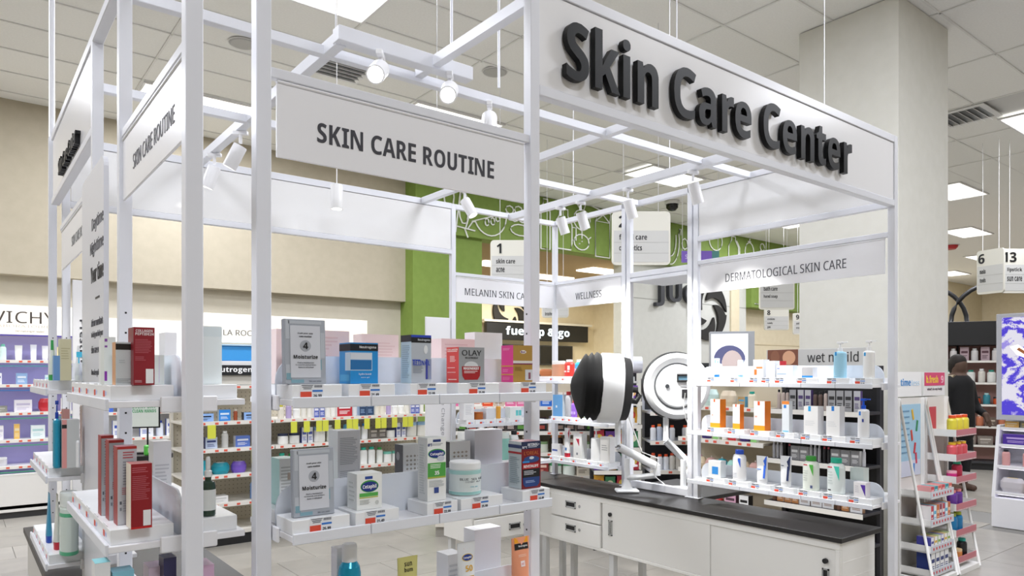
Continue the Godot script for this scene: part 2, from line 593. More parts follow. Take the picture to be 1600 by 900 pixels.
func spot(at, yaw, pitch, energy, label, stem = 0.05, cone = 30.0):      # a track head hanging under a beam; pitch 0 points straight down
	var o = thing("track_spotlight", label, "spotlight", at - Vector3(0, .0006, 0), yaw, "track spotlights of the kiosk")
	var w = mat("f0f0f2", 0.35)
	part(o, "stem", lathe([[0, 0], [.007, 0], [.007, stem], [0, stem]], 10), w, Vector3(0, -stem, 0))
	box(o, "track_adapter", Vector3(0, -.008, 0), Vector3(.02, .016, .06), w, .002)
	var h = Node3D.new()
	h.name = "lamp_head"
	o.add_child(h)
	h.position = Vector3(0, -stem - .01, 0)
	h.rotation_degrees.x = pitch
	part(h, "housing", lathe([[0, 0], [.026, 0], [.028, -.004], [.028, -.1], [.024, -.1], [.022, -.094]], 20), w)
	var lens = part(h, "lamp_lens", lathe([[0, -.0935], [.0225, -.0935]], 18), glow("fffaf0", 9.0))
	if energy > 0.0:
		var l = SpotLight3D.new()
		l.spot_angle = cone
		l.spot_range = 20.0
		l.spot_angle_attenuation = 0.8
		l.light_size = 0.02
		l.light_energy = energy
		l.light_color = Color("fffdf8")
		l.shadow_enabled = true
		l.name = "lamp_light"
		h.add_child(l)
		l.position = Vector3(0, -.104, 0)
		l.rotation_degrees.x = -90
	return o
func troffer(x, z, along_x, label):
	var w = 1.2 if along_x else 0.6
	var d = 0.6 if along_x else 1.2
	var o = thing("ceiling_light", label, "ceiling light", Vector3(x, H, z), 0, "recessed ceiling light panels")
	for s in [-1, 1]:
		box(o, "trim", Vector3(s * (w / 2 - .012), -.012, 0), Vector3(.024, .02, d), mat("e6e6e6", 0.5), .002)
		box(o, "trim", Vector3(0, -.012, s * (d / 2 - .012)), Vector3(w - .048, .02, .024), mat("e6e6e6", 0.5), .002)
	box(o, "lamp_diffuser", Vector3(0, -.008, 0), Vector3(w - .05, .006, d - .05), glow("fffdf8", 1.6))
	var l = AreaLight3D.new()
	l.area_size = Vector2(w - .06, d - .06)
	l.area_range = 40.0
	l.light_energy = TROFFER
	l.light_color = Color("f3f6ff")
	l.shadow_enabled = true
	l.name = "lamp_light"
	o.add_child(l)
	l.position = Vector3(0, -.02, 0)
	l.rotation_degrees.x = -90
	return o
const H := 4.5
const TROFFER := 7.5
const SPOT := 0.42
const RISERS := {"front0": [[-0.6845,-0.5655,-0.631],[-0.5514,-0.4482,-0.5088],[-0.4118,-0.3206,-0.3752],[-0.2909,-0.1785,-0.2437],[-0.1366,-0.0357,-0.0951]], "front1": [[-0.666,-0.5486,-0.6124],[-0.5364,-0.4384,-0.4964],[-0.371,-0.2929,-0.3352],[-0.2844,-0.168,-0.2352],[-0.1098,-0.0076,-0.0677]], "front2": [[-0.555,-0.4661,-0.5196],[-0.4226,-0.3299,-0.3853],[-0.2675,-0.1755,-0.2305],[-0.1096,-0.0114,-0.0695]], "derm0": [[-0.8618,-0.7846,-0.8322],[-0.7204,-0.6453,-0.6919],[-0.6227,-0.5488,-0.5827],[-0.5468,-0.4911,-0.5172],[-0.4891,-0.3801,-0.4441],[-0.3688,-0.274,-0.3304],[-0.229,-0.1319,-0.1894],[-0.0981,-0.0099,-0.063]], "derm1": [[-0.8736,-0.773,-0.8323],[-0.739,-0.6563,-0.7067],[-0.6191,-0.5179,-0.5775],[-0.4688,-0.3908,-0.4388],[-0.3594,-0.2611,-0.3135],[-0.2525,-0.149,-0.2098],[-0.1202,-0.0316,-0.0849]], "derm2": [[-0.8855,-0.7697,-0.8363],[-0.7503,-0.6351,-0.7014],[-0.6157,-0.511,-0.5723],[-0.4887,-0.3913,-0.4471],[-0.3752,-0.2671,-0.3244],[-0.2586,-0.1431,-0.2071],[-0.1286,-0.0342,-0.0904]], "well0": [[-2.1419,-2.0087,-2.0734],[-2.0067,-1.912,-1.9592],[-1.91,-1.7847,-1.8584]], "well1": [[-2.1038,-1.9933,-2.0451],[-1.9914,-1.9329,-1.9591],[-1.9309,-1.8649,-1.8994],[-1.8629,-1.7732,-1.8321]], "well2": [[-2.1164,-2.0211,-2.073],[-2.0105,-1.9211,-1.9712],[-1.9083,-1.7905,-1.8584],[-1.7699,-1.6704,-1.7191],[-1.6684,-1.5483,-1.6184]], "mel1": [[1.1865,1.278,1.2352],[1.2799,1.3556,1.3189],[1.3576,1.435,1.3926],[1.437,1.5076,1.4629],[1.5303,1.6637,1.588]], "mel2": [[1.1729,1.2525,1.2169],[1.2545,1.3113,1.2697],[1.4755,1.5564,1.5199],[1.5583,1.6534,1.5929]]}
const PRODUCTS := [
	["sign",-0.631,1.528,0.076,0,0.083,0.1255,0.018,["aeb4bd","aeb4bd"],"acrylic stand reading Moisturize, on the upper front shelf","sign holder",[],"front bay products"],
	["carton",-0.5088,1.528,0.056,0,0.0612,0.0832,0.052,["1f8fd6","2b93d4"],"bright blue cream carton with black band and jar picture, upper front shelf","box",[["p","f",0,0.8,1,0.97,"141a24"],["p","l",0,0.8,1,0.97,"141a24"],["t","f","Neutrogena",0.62,0.885,0.075,"ffffff",0,0.6],["p","f",0,0.32,0.78,0.76,"bcd3e6"],["p","f",0,0.34,0.76,0.58,"1f6fae"],["p","f",0,0.6,0.76,0.74,"d7dde6"],["p","l",0.55,0.32,1,0.76,"cfe0ee"],["t","f","hydro boost",0.52,0.23,0.06,"ffffff",0,0.45],["t","f","water gel",0.52,0.15,0.035,"dff0ff",0,0.3],["p","l",0.1,0.06,0.9,0.22,"55aee0"]],"front bay products"],
	["carton",-0.3752,1.528,0.0595,0,0.0492,0.1032,0.045,["b9c0c9","c9dbe2"],"silver retinol carton with blue lid edge, upper front shelf","box",[["p","f",0,0.84,1,0.95,"10131a"],["p","f",0,0.95,1,1,"2743b8"],["p","l",0,0.86,1,1,"161b26"],["t","f","Neutrogena",0.62,0.895,0.055,"e8ecf2",0,0.6],["t","f","RETINOL",0.5,0.42,0.1,"3a52b4",1,0.85],["p","f",0.05,0.47,0.45,0.49,"3a52b4"],["n","f",0.08,0.2,0.6,0.36,5,"8d97a6"],["n","f",0.08,0.36,0.6,0.39,1,"3a52b4"],["p","f",0.72,0.08,0.82,0.5,"3b43a0"],["p","f",0.86,0.08,1,0.5,"9099b8"],["e","f",0.72,0.7,0.1,0.09,"e6e9ec"],["n","l",0.15,0.1,0.85,0.8,16,"a9bcc4"]],"front bay products"],
	["carton",-0.2437,1.528,0.057,0,0.0704,0.0799,0.05,["9b9ea1","e4433f"],"grey cream carton with red jar picture and red side, upper front shelf","box",[["t","f","OLAY",0.5,0.84,0.15,"1a1c20",0,0.75],["t","f","REGENERIST",0.5,0.7,0.045,"26282c",0,0.5],["e","f",0.48,0.46,0.27,0.14,"d5d8da"],["j","f",0.48,0.08,0.36,0.46,"a3161f"],["t","f","REGENERIST",0.48,0.4,0.07,"ffffff",1,0.6],["n","f",0.2,0.26,0.76,0.34,2,"e8d8d8"],["t","l","COLLAGEN",0.5,0.93,0.05,"ffe9e0",1,0.85],["n","l",0.08,0.86,0.92,0.9,1,"ffe3dc"],["n","l",0.3,0.58,0.8,0.76,5,"ffd9d2"],["n","l",0.1,0.4,0.75,0.44,1,"ffd9d2"],["n","l",0.1,0.27,0.85,0.31,1,"ffd9d2"],["p","l",0.18,0.075,0.82,0.1,"ffe3dc"]],"front bay products"],
	["carton",-0.0951,1.528,0.059,0,0.0589,0.0878,0.046,["b0893f","e3459f"],"gold and magenta cream carton, rightmost on the upper front shelf","box",[["e","f",0.52,0.82,0.16,0.05,"f0ead8"],["t","f","RoC",0.52,0.82,0.06,"7a4a8a",1,0.25],["p","f",0,0.5,1,0.58,"ded9d4"],["p","f",0,0.48,1,0.51,"7a1b52"],["p","f",0,0.555,1,0.565,"e9e5de"],["p","f",0.62,0.05,1,0.34,"cfd0d4"],["p","f",0.78,0.08,0.9,0.26,"8a5260"],["n","f",0.1,0.3,0.5,0.42,3,"8b6a2a"],["p","l",0,0.42,1,0.45,"d6b04e"],["p","l",0,0.19,1,0.22,"d6b04e"],["n","l",0.15,0.86,0.8,0.93,2,"f3a6d2"],["n","l",0.15,0.05,0.85,0.15,3,"f08cc4"],["n","l",0.15,0.27,0.7,0.36,2,"f08cc4"]],"front bay products"],
	["carton",-0.5738,1.528,-0.0425,0,0.159,0.1116,0.045,["f0d6d2","f2dedb"],"pale pink carton behind the upper Moisturize stand","box",[["n","f",0.1,0.2,0.9,0.9,10,"e6c4c0"]],"front bay products"],
	["carton",-0.4035,1.528,-0.0725,0,0.0919,0.1092,0.045,["f3dbd8","f4e4e2"],"pale pink carton behind the bright blue carton","box",[["n","f",0.1,0.3,0.9,0.85,9,"e9cbc8"]],"front bay products"],
	["carton",-0.192,1.528,-0.075,0,0.0978,0.1052,0.05,["f0d0d0","f2dcdc"],"pale pink carton behind the grey and red carton","box",[["n","f",0.1,0.3,0.9,0.9,8,"e4bcbe"]],"front bay products"],
	["carton",-0.0999,1.528,-0.0725,0,0.0862,0.1241,0.045,["f0f0f2","ececf0"],"plain white carton behind the gold and magenta carton","box",[],"front bay products"],
	["sign",-0.6124,1.271,0.073,0,0.0832,0.1308,0.018,["b4bac4","b4bac4"],"acrylic stand reading Moisturize, on the lower front shelf","sign holder",[],"front bay products"],
	["carton",-0.4964,1.271,0.0575,0,0.0561,0.0732,0.045,["f0f2f0","e6e9e8"],"white cleanser bar carton with green ellipse badge, lower front shelf","box",[["p","f",0.32,0.84,0.62,0.92,"2a4a9a"],["e","f",0.5,0.64,0.36,0.17,"3f9a3c"],["e","f",0.5,0.63,0.33,0.14,"1d2f86"],["t","f","Cetaphil",0.5,0.62,0.14,"ffffff",1,0.55],["p","f",0.1,0.36,0.84,0.46,"58b150"],["p","f",0.1,0.32,0.84,0.345,"b9c34a"],["n","f",0.12,0.14,0.6,0.28,4,"b8bcb8"],["e","f",0.8,0.17,0.07,0.06,"c9ccc9"],["n","l",0.2,0.2,0.8,0.8,5,"d0d4d2"]],"front bay products"],
	["carton",-0.3352,1.271,0.06,0,0.0476,0.1376,0.04,["eef0ee","e2e5e6"],"tall white sunscreen carton with blue and green badge, lower front shelf","box",[["p","f",0.3,0.93,0.72,0.97,"2b3c78"],["t","f","#1",0.12,0.89,0.05,"2b3c78",1,0],["n","f",0.25,0.87,0.85,0.91,2,"9aa0a8"],["e","f",0.5,0.745,0.46,0.075,"3f9a3c"],["e","f",0.5,0.74,0.43,0.062,"1d2f86"],["t","f","Cetaphil",0.5,0.735,0.055,"ffffff",1,0.7],["e","f",0.72,0.665,0.2,0.045,"c9ced8"],["p","f",0.02,0.38,0.98,0.6,"4fa548"],["p","f",0.02,0.355,0.98,0.38,"a9b84a"],["t","f","35",0.5,0.44,0.06,"ffffff",1,0],["n","f",0.15,0.51,0.85,0.585,3,"dff0da"],["n","f",0.1,0.22,0.9,0.33,5,"c4c9cb"],["p","f",0.36,0.12,0.6,0.21,"32498f"],["n","l",0.2,0.1,0.8,0.9,20,"cfd4d6"]],"front bay products"],
	["jar",-0.2352,1.271,0.0425,0,0.0744,0.0753,0.075,["dfe8e8","f0f2f2"],"wide jar with pale aqua base and white lid, lower front shelf","jar",[["o",0.03,0.12,"9fd0cc"],["o",0.12,0.14,"eef2f2"],["o",0.64,0.76,"a9d6d2"],["c","BLUE SEA KALE",0.5,0.0042,"3a4650"],["c","COCONUT JELLY",0.42,0.0026,"5a6670"],["c","aqua gel",0.27,0.002,"7ac0d0"]],"front bay products"],
	["carton",-0.0677,1.271,0.055,0,0.0601,0.1135,0.05,["7c1520","cfd9dd"],"dark red anti-ageing carton with navy jar picture, lower front shelf","box",[["p","f",0,0.84,1,1,"1d2a4e"],["t","f","RETINOL+",0.62,0.93,0.06,"e9ecf4",1,0.6],["n","f",0.35,0.865,0.9,0.895,1,"cdd4e4"],["t","f","N°1",0.15,0.88,0.05,"e9ecf4",1,0.22],["t","f","L'OREAL",0.5,0.755,0.075,"c9703a",0,0.75],["e","f",0.52,0.62,0.4,0.07,"2a4a86"],["e","f",0.52,0.65,0.12,0.03,"d7dfe8"],["p","f",0.06,0.55,0.4,0.59,"2f8ad0"],["p","f",0.05,0.42,0.92,0.53,"b51d28"],["t","f","REVITALIFT",0.48,0.475,0.055,"ffffff",1,0.75],["p","f",0.06,0.24,0.94,0.42,"12141a"],["n","f",0.12,0.29,0.8,0.39,3,"cfd2d8"],["j","f",0.5,0.04,0.44,0.24,"23417f"],["n","f",0.2,0.12,0.7,0.18,2,"9fb2d8"],["p","l",0,0.86,1,0.93,"33406e"],["p","l",0,0.74,1,0.78,"b42a30"],["n","l",0.12,0.1,0.88,0.68,14,"a3b1b8"]],"front bay products"],
	["carton",-0.6151,1.271,-0.085,0,0.0342,0.0989,0.05,["eef0ee","a9d6d2"],"white carton with aqua side behind the lower stand","box",[["n","f",0.1,0.3,0.9,0.85,8,"c6c8c4"],["p","f",0.5,0.55,0.75,0.7,"b9a99a"]],"front bay products"],
	["carton",-0.476,1.271,-0.085,0,0.0535,0.1511,0.05,["dfe1e8","eef0f2"],"tall white carton with printed back behind the badge carton","box",[["n","f",0.1,0.5,0.9,0.9,16,"a9adb8"],["n","f",0.1,0.1,0.9,0.42,12,"b4b8c2"],["n","f",0.1,0.12,0.12,0.4,1,"a9adb8"]],"front bay products"],
	["carton",-0.3143,1.271,-0.08,0,0.0518,0.1099,0.04,["eceef0","3a3a40"],"white carton with charcoal side, left of the pair behind the panel","box",[["g","f",0.12,0.35,0.9,0.8,4,5,"a9a49c"],["e","l",0.4,0.75,0.2,0.09,"8c8c90"]],"front bay products"],
	["carton",-0.1801,1.271,-0.08,0,0.0608,0.1095,0.04,["eceef0","3a3a40"],"white carton with charcoal side, right of the pair behind the panel","box",[["g","f",0.12,0.35,0.9,0.8,4,5,"b0a79c"]],"front bay products"],
	["carton",-0.0926,1.271,-0.0825,0,0.0868,0.1337,0.045,["e3e4ec","e9eaf0"],"plain white carton behind the aqua jar on the lower shelf","box",[],"front bay products"],
	["can",-0.5196,1.014,0.035,0,0.0469,0.1817,0.05,["1b9cc0","eceef0"],"turquoise sunscreen spray can with white cap, bottom front shelf","spray can",[],"front bay products"],
	["carton",-0.5101,1.014,-0.015,0,0.0424,0.1648,0.03,["f2f2f4","ececf0"],"slim white carton behind the turquoise spray can","box",[],"front bay products"],
	["tube",-0.3853,1.014,0.04,0,0.0507,0.134,0.04,["d2cd82","d8d48c"],"pale yellow sunscreen tube with stacked brown lettering, bottom front shelf","tube",[["t","f","sun",0.5,0.84,0.075,"3a3320",1,0.45],["t","f","bum",0.5,0.74,0.08,"3a3320",1,0.5]],"front bay products"],
	["tube",-0.2305,1.014,0.04,0,0.05,0.1431,0.04,["eceff2","f4f4f4"],"white sunscreen tube marked 50, bottom front shelf","tube",[["p","f",0.3,0.86,0.7,0.89,"d83a5a"],["e","f",0.5,0.7,0.38,0.07,"e0c23a"],["e","f",0.5,0.7,0.34,0.058,"1d3f96"],["t","f","Cetaphil",0.5,0.695,0.05,"ffffff",1,0.55],["t","f","50",0.55,0.5,0.11,"e0ae3a",1,0],["p","f",0.25,0.3,0.85,0.36,"e3b23c"]],"front bay products"],
	["tube",-0.0695,1.014,0.04,0,0.0562,0.1319,0.04,["f0a07c","f2a41e"],"coral and yellow sunscreen tube with black band, bottom front shelf","tube",[["p","f",0.05,0.86,0.97,0.98,"f2a41e"],["p","f",0.04,0.72,0.97,0.85,"171717"],["t","f","Neutrogena",0.6,0.785,0.05,"ffffff",0,0.6],["n","f",0.25,0.56,0.85,0.62,2,"f8cdb6"],["p","f",0.36,0.36,0.64,0.48,"f6e6e6"],["n","f",0.4,0.39,0.6,0.44,2,"d0525e"]],"front bay products"],
	["carton",-0.2199,1.014,-0.045,0,0.044,0.1019,0.05,["f2f2f4","efeff2"],"white carton behind the white tube on the bottom shelf","box",[["n","f",0.1,0.2,0.9,0.8,5,"dadce0"]],"front bay products"],
	["carton",-0.0729,1.014,-0.115,0,0.0843,0.1316,0.05,["ececf2","efeff2"],"tall plain white carton behind the bottom shelf panel","box",[],"front bay products"],
	["carton",-0.8979,1.528,-0.03,-90,0.05,0.1036,0.0343,["7d1420","8f1827"],"dark red collagen carton with barcode on the upper left shelf","box",[["t","r","COLLAGEN",0.5,0.94,0.045,"f0dfe0",1,0.8],["t","r","PEPTIDE24",0.52,0.885,0.045,"f0dfe0",1,0.88],["n","r",0.08,0.55,0.92,0.8,9,"b4555f"],["n","r",0.08,0.42,0.6,0.5,3,"b4555f"],["b","r",0.58,0.03,0.94,0.28],["n","r",0.06,0.04,0.5,0.09,2,"d3a0a6"]],"upper left shelf products"],
	["carton",-0.9255,1.528,-0.0475,-90,0.035,0.0773,0.0277,["d9a06c","d6dee0"],"frosted grey carton with black top band on the upper left shelf","box",[["p","r",0,0.82,1,0.96,"1d1614"],["n","r",0.05,0.03,0.95,0.16,3,"a7b0b4"],["n","r",0.2,0.5,0.6,0.6,2,"c2ccd0"]],"upper left shelf products"],
	["carton",-0.9394,1.528,-0.11,-90,0.04,0.0885,0.0188,["e6ece8","e8efec"],"pale mint carton with violet marks on the upper left shelf","box",[["p","r",0.05,0.9,0.28,0.96,"8a4aa6"],["p","r",0.05,0.78,0.28,0.82,"8a4aa6"],["p","r",0.04,0.08,0.26,0.28,"8a2ea8"]],"upper left shelf products"],
	["carton",-0.9333,1.528,-0.18,-90,0.04,0.0877,0.0174,["eef0f0","e9edf0"],"white carton behind the pale mint carton","box",[["n","r",0.1,0.2,0.9,0.8,6,"cdd4d8"]],"upper left shelf products"],
	["carton",-0.8565,1.528,-0.13,-90,0.06,0.0567,0.0238,["dfeae4","e3ede8"],"low translucent green carton beside the collagen carton","box",[["p","r",0.6,0.05,0.64,0.95,"d3c9e2"]],"upper left shelf products"],
	["carton",-0.7781,1.528,-0.38,-90,0.06,0.114,0.0243,["f2f2f2","f2f2f4"],"small white carton beside the thick front post","box",[],"upper left shelf products"],
	["carton",-0.774,1.528,-0.08,-90,0.06,0.1132,0.0465,["e2ecec","e6eeee"],"pale grey carton right of the thick post","box",[["p","r",0,0.82,1,0.98,"dbe6e8"]],"upper left shelf products"],
	["carton",-0.9021,1.271,-0.0275,-90,0.045,0.1161,0.0342,["efe3d0","94131f"],"dark red carton with barcode, nearest on the lower left shelf","box",[["n","r",0.06,0.86,0.9,0.95,3,"c0606a"],["n","r",0.06,0.44,0.95,0.82,13,"b4545e"],["b","r",0.58,0.04,0.94,0.28],["p","r",0,0,1,0.03,"c81a1a"]],"lower left shelf products"],
	["carton",-0.9163,1.271,-0.0775,-90,0.035,0.1435,0.0326,["a0222c","c9ccd2"],"grey and red skincare carton, second from the front post","box",[["p","r",0,0.965,1,1,"b5332e"],["p","r",0,0,0.03,1,"b55a48"],["n","r",0.3,0.84,0.9,0.94,3,"b85a60"],["n","r",0.3,0.5,0.92,0.82,9,"9b9fa8"],["n","r",0.25,0.38,0.92,0.48,4,"c07a80"],["p","r",0.14,0.26,0.24,0.3,"5a5e68"],["p","r",0.14,0.18,0.24,0.22,"8a8e98"],["n","r",0.3,0.16,0.9,0.32,5,"a9adb6"]],"grey and red cartons in a receding row"],
	["carton",-0.9241,1.271,-0.1375,-90,0.035,0.1513,0.0258,["a0222c","c9ccd2"],"grey and red skincare carton, third from the front post","box",[["p","r",0,0.965,1,1,"b5332e"],["p","r",0,0,0.03,1,"b55a48"],["n","r",0.3,0.84,0.9,0.94,3,"b85a60"],["n","r",0.3,0.5,0.92,0.82,9,"9b9fa8"],["n","r",0.25,0.38,0.92,0.48,4,"c07a80"],["p","r",0.14,0.26,0.24,0.3,"5a5e68"],["p","r",0.14,0.18,0.24,0.22,"8a8e98"],["n","r",0.3,0.16,0.9,0.32,5,"a9adb6"]],"grey and red cartons in a receding row"],
	["carton",-0.9303,1.271,-0.1975,-90,0.035,0.156,0.0221,["a0222c","c9ccd2"],"grey and red skincare carton, fourth from the front post","box",[["p","r",0,0.965,1,1,"b5332e"],["p","r",0,0,0.03,1,"b55a48"],["n","r",0.3,0.84,0.9,0.94,3,"b85a60"],["n","r",0.3,0.5,0.92,0.82,9,"9b9fa8"],["n","r",0.25,0.38,0.92,0.48,4,"c07a80"],["p","r",0.14,0.26,0.24,0.3,"5a5e68"],["p","r",0.14,0.18,0.24,0.22,"8a8e98"],["n","r",0.3,0.16,0.9,0.32,5,"a9adb6"]],"grey and red cartons in a receding row"],
	["dropper",-0.7754,1.271,-0.055,-90,0.05,0.1148,0.0283,["2f4438","e9ebe9"],"dark green dropper bottle with white label, right of the thick post","bottle",[],"lower left shelf products"],
	["carton",-0.7954,1.271,-0.375,-90,0.05,0.1238,0.0373,["f3f3f3","f1f1f3"],"white carton left behind the thick post on the lower shelf","box",[["n","r",0.1,0.2,0.9,0.6,6,"d4d4d8"]],"lower left shelf products"],
	["carton",-0.7415,1.271,-0.275,-90,0.05,0.1141,0.016,["f3f3f3","f3f3f4"],"narrow white carton beside the green dropper bottle","box",[],"lower left shelf products"],
	["carton",-0.9594,1.014,-0.05,-90,0.04,0.1994,0.0238,["e9eaea","eceff0"],"white carton with aqua lid, bottom left shelf","box",[["p","t",0,0,1,1,"8fd0d6"],["p","r",0.1,0.5,0.3,0.62,"c8444e"],["p","r",0.1,0.7,0.3,0.82,"c8444e"]],"bottom left shelf products"],
	["carton",-0.927,1.014,-0.05,-90,0.04,0.1791,0.0348,["7fc0d4","86c4d8"],"sky blue carton, bottom left shelf","box",[],"bottom left shelf products"],
	["carton",-0.8652,1.014,-0.085,-90,0.05,0.1704,0.0287,["d6c0d0","dcc6d6"],"lilac carton left of the thick post, bottom left shelf","box",[["p","t",0,0,1,1,"e6cede"]],"bottom left shelf products"],
	["carton",-0.8495,1.014,-0.05,-90,0.04,0.191,0.022,["2e2c4c","35335a"],"navy carton against the thick post, bottom left shelf","box",[["t","r","NT",0.6,0.15,0.12,"c9c9d8",1,0]],"bottom left shelf products"],
	["carton",-0.7786,1.014,-0.09,-90,0.06,0.1585,0.0322,["d2a8c8","dcb6d2"],"lilac carton right of the thick post, bottom left shelf","box",[["p","t",0,0,1,1,"e8cce0"]],"bottom left shelf products"],
	["tube",-0.9369,1.528,-1.105,-90,0.05,0.1202,0.0255,["dfece4","3aa85a"],"white tube with green triangle and green cap, far left bay","tube",[["p","r",0.1,0.7,0.5,0.98,"3aa85a"]],"far left bay products"],
	["carton",-0.9327,1.528,-1.055,-90,0.03,0.0723,0.0158,["6f9ed2","6f9ed2"],"slim blue carton, far left bay upper shelf","box",[],"far left bay products"],
	["carton",-0.9104,1.528,-1.065,-90,0.05,0.1214,0.0288,["d2cda8","d8d3b0"],"beige carton on the far left bay upper shelf","box",[["n","r",0.1,0.5,0.9,0.8,5,"c2bc94"]],"far left bay products"],
	["tube",-0.8672,1.528,-1.14,-90,0.04,0.1061,0.0236,["e3e6ee","eef0f4"],"white tube with cyan band, far left bay upper shelf","tube",[["p","r",0.05,0.6,0.95,0.78,"4ec4ea"],["p","r",0.35,0.4,0.55,0.62,"4ec4ea"]],"far left bay products"],
	["carton",-0.8436,1.528,-1.175,-90,0.03,0.1318,0.0138,["b9a6b0","cbb8c0"],"slim mauve patterned carton, far left bay upper shelf","box",[["p","r",0.2,0.3,0.8,0.4,"8c5a70"],["p","r",0.2,0.5,0.8,0.6,"70627a"]],"far left bay products"],
	["pump",-0.9294,1.271,-1.075,-90,0.05,0.2004,0.0206,["1f93b4","1b43a8"],"teal bottle with royal blue pump, far left bay","bottle",[],"far left bay products"],
	["carton",-0.8995,1.271,-1.155,-90,0.05,0.1682,0.0166,["e8a6a2","eeb0aa"],"salmon carton behind the grey carton, far left bay","box",[],"far left bay products"],
	["carton",-0.8983,1.271,-1.065,-90,0.05,0.1417,0.0435,["c3c6c4","cbcecd"],"light grey carton with salmon edge, far left bay","box",[["p","r",0,0,0.28,1,"e39c98"],["p","r",0,0.82,0.28,0.9,"1d1a1a"]],"far left bay products"],
	["pump",-0.8794,1.271,-1.05,-90,0.04,0.1113,0.013,["f0f1f2","f6f6f6"],"small white spray bottle, far left bay","bottle",[],"far left bay products"],
	["carton",-0.8485,1.271,-1.14,-90,0.04,0.1788,0.0238,["efe3dc","f0e6e0"],"cream carton with blush triangle, far left bay","box",[["p","r",0.5,0.3,1,0.9,"ecc8bc"]],"far left bay products"],
	["jar",-0.8986,1.014,-1.075,-90,0.09,0.1818,0.0481,["d9e6e0","e4ebe8"],"clear bottle with green rings and red mark, far left bay","bottle",[["o",0,0.06,"5ab48a"],["o",0.62,0.68,"5ab48a"]],"far left bay products"],
	["tube",-0.9209,1.014,-1.155,-90,0.05,0.1669,0.0229,["d9dcd6","c22a3c"],"pale tube with crimson cap, far left bay lower shelf","tube",[],"far left bay products"],
	["tube",-0.9315,1.014,-1.275,-90,0.05,0.1558,0.0203,["3f9ac0","2a50b8"],"slim blue tube, far left bay lower shelf","tube",[],"far left bay products"],
	["tube",1.92,1.528,-0.8322,-90,0.0352,0.0974,0.03,["d6f0f2","2a78d8"],"clear tube with blue cap, first on the upper dermatological shelf","tube",[["p","f",0.1,0.7,0.9,0.9,"5fd0c8"]],"dermatological shelf products"],
	["tube",1.92,1.528,-0.6919,-90,0.0331,0.0856,0.03,["dff2f6","9ac8ee"],"pale blue tube, second on the upper dermatological shelf","tube",[],"dermatological shelf products"],
	["carton",1.93,1.528,-0.5827,-90,0.056,0.0872,0.05,["e9e6e8","e3e6ea"],"clear carton with orange mark, third on the upper dermatological shelf","box",[["p","f",0.1,0.15,0.35,0.45,"f0803a"],["p","f",0.3,0.5,0.9,0.6,"f0965a"]],"dermatological shelf products"],
	["carton",1.925,1.528,-0.5172,-90,0.0475,0.0801,0.04,["f4f4f8","eef0f4"],"white carton beside the clear carton on the upper dermatological shelf","box",[["p","f",0,0.84,1,0.87,"d6d2e6"]],"dermatological shelf products"],
	["carton",1.925,1.528,-0.4441,-90,0.0853,0.0581,0.04,["eef2fa","dfe8f6"],"low white carton with blue line on the upper dermatological shelf","box",[["p","f",0.05,0.28,0.6,0.33,"7fb0e2"],["p","f",0.05,0.7,0.2,0.78,"8fa0dc"]],"dermatological shelf products"],
	["carton",1.925,1.528,-0.3304,-90,0.0528,0.0483,0.04,["d6d6da","dcdce0"],"small silver carton with blue foot on the upper dermatological shelf","box",[["p","f",0,0.03,1,0.2,"2a96e6"]],"dermatological shelf products"],
	["pump",1.93,1.528,-0.1894,-90,0.0551,0.1633,0.05,["a6d9f0","f4f4f4"],"light blue cleanser bottle with white pump, upper dermatological shelf","bottle",[["p","f",0.25,0.84,0.42,0.98,"1b96e0"],["n","f",0.1,0.05,0.5,0.1,1,"d6ecf6"]],"dermatological shelf products"],
	["pump",1.93,1.528,-0.063,-90,0.0462,0.1643,0.05,["f4f4f2","f6f6f6"],"white lotion bottle with white pump, upper dermatological shelf","bottle",[["p","f",0.25,0.8,0.45,0.93,"2aa6ea"]],"dermatological shelf products"],
	["carton",1.93,1.271,-0.8323,-90,0.0586,0.1445,0.05,["f7f4f0","f08a1a"],"white and orange carton, first on the middle dermatological shelf","box",[["p","f",0,0,1,0.16,"f8ac2a"],["p","f",0.35,0.9,0.5,1,"ee5a22"],["p","f",0.15,0.42,0.3,0.46,"f6b0a0"]],"dermatological shelf products"],
	["carton",1.9225,1.271,-0.7067,-90,0.0407,0.1226,0.035,["f7f4f0","f0861a"],"narrow white and orange carton, second on the middle dermatological shelf","box",[["p","f",0,0,1,0.22,"f8b02e"],["p","f",0.35,0.9,0.55,1,"ee5a22"]],"dermatological shelf products"],
	["carton",1.93,1.271,-0.5775,-90,0.0593,0.1426,0.05,["f3f1f0","f0801a"],"large white and orange carton, third on the middle dermatological shelf","box",[["p","f",0,0,1,0.17,"f8aa28"],["p","f",0.35,0.86,0.55,0.99,"ee5a22"],["p","f",0.1,0.45,0.3,0.5,"f6b8a4"]],"dermatological shelf products"],
	["carton",1.92,1.271,-0.4388,-90,0.036,0.1469,0.03,["eef4fa","e6ecf2"],"slim white carton with orange top and blue dot, middle dermatological shelf","box",[["p","f",0,0.9,1,1,"f09040"],["p","f",0.25,0.78,0.6,0.88,"2a86e6"],["p","f",0.1,0.02,0.9,0.06,"7fd0f0"]],"dermatological shelf products"],
	["carton",1.93,1.271,-0.3135,-90,0.0678,0.1275,0.05,["f8f8f8","eeeef0"],"white carton with cyan tab, left of two on the middle dermatological shelf","box",[["p","f",0.32,0.82,0.5,1,"35aaea"],["n","f",0.1,0.3,0.8,0.5,3,"e8eaec"]],"dermatological shelf products"],
	["carton",1.9275,1.271,-0.2098,-90,0.0615,0.1313,0.045,["f8f8f8","eaeaee"],"white carton with blue tab, right of two on the middle dermatological shelf","box",[["p","f",0.4,0.84,0.6,1,"2a86e0"],["n","f",0.1,0.3,0.8,0.5,3,"e8eaec"]],"dermatological shelf products"],
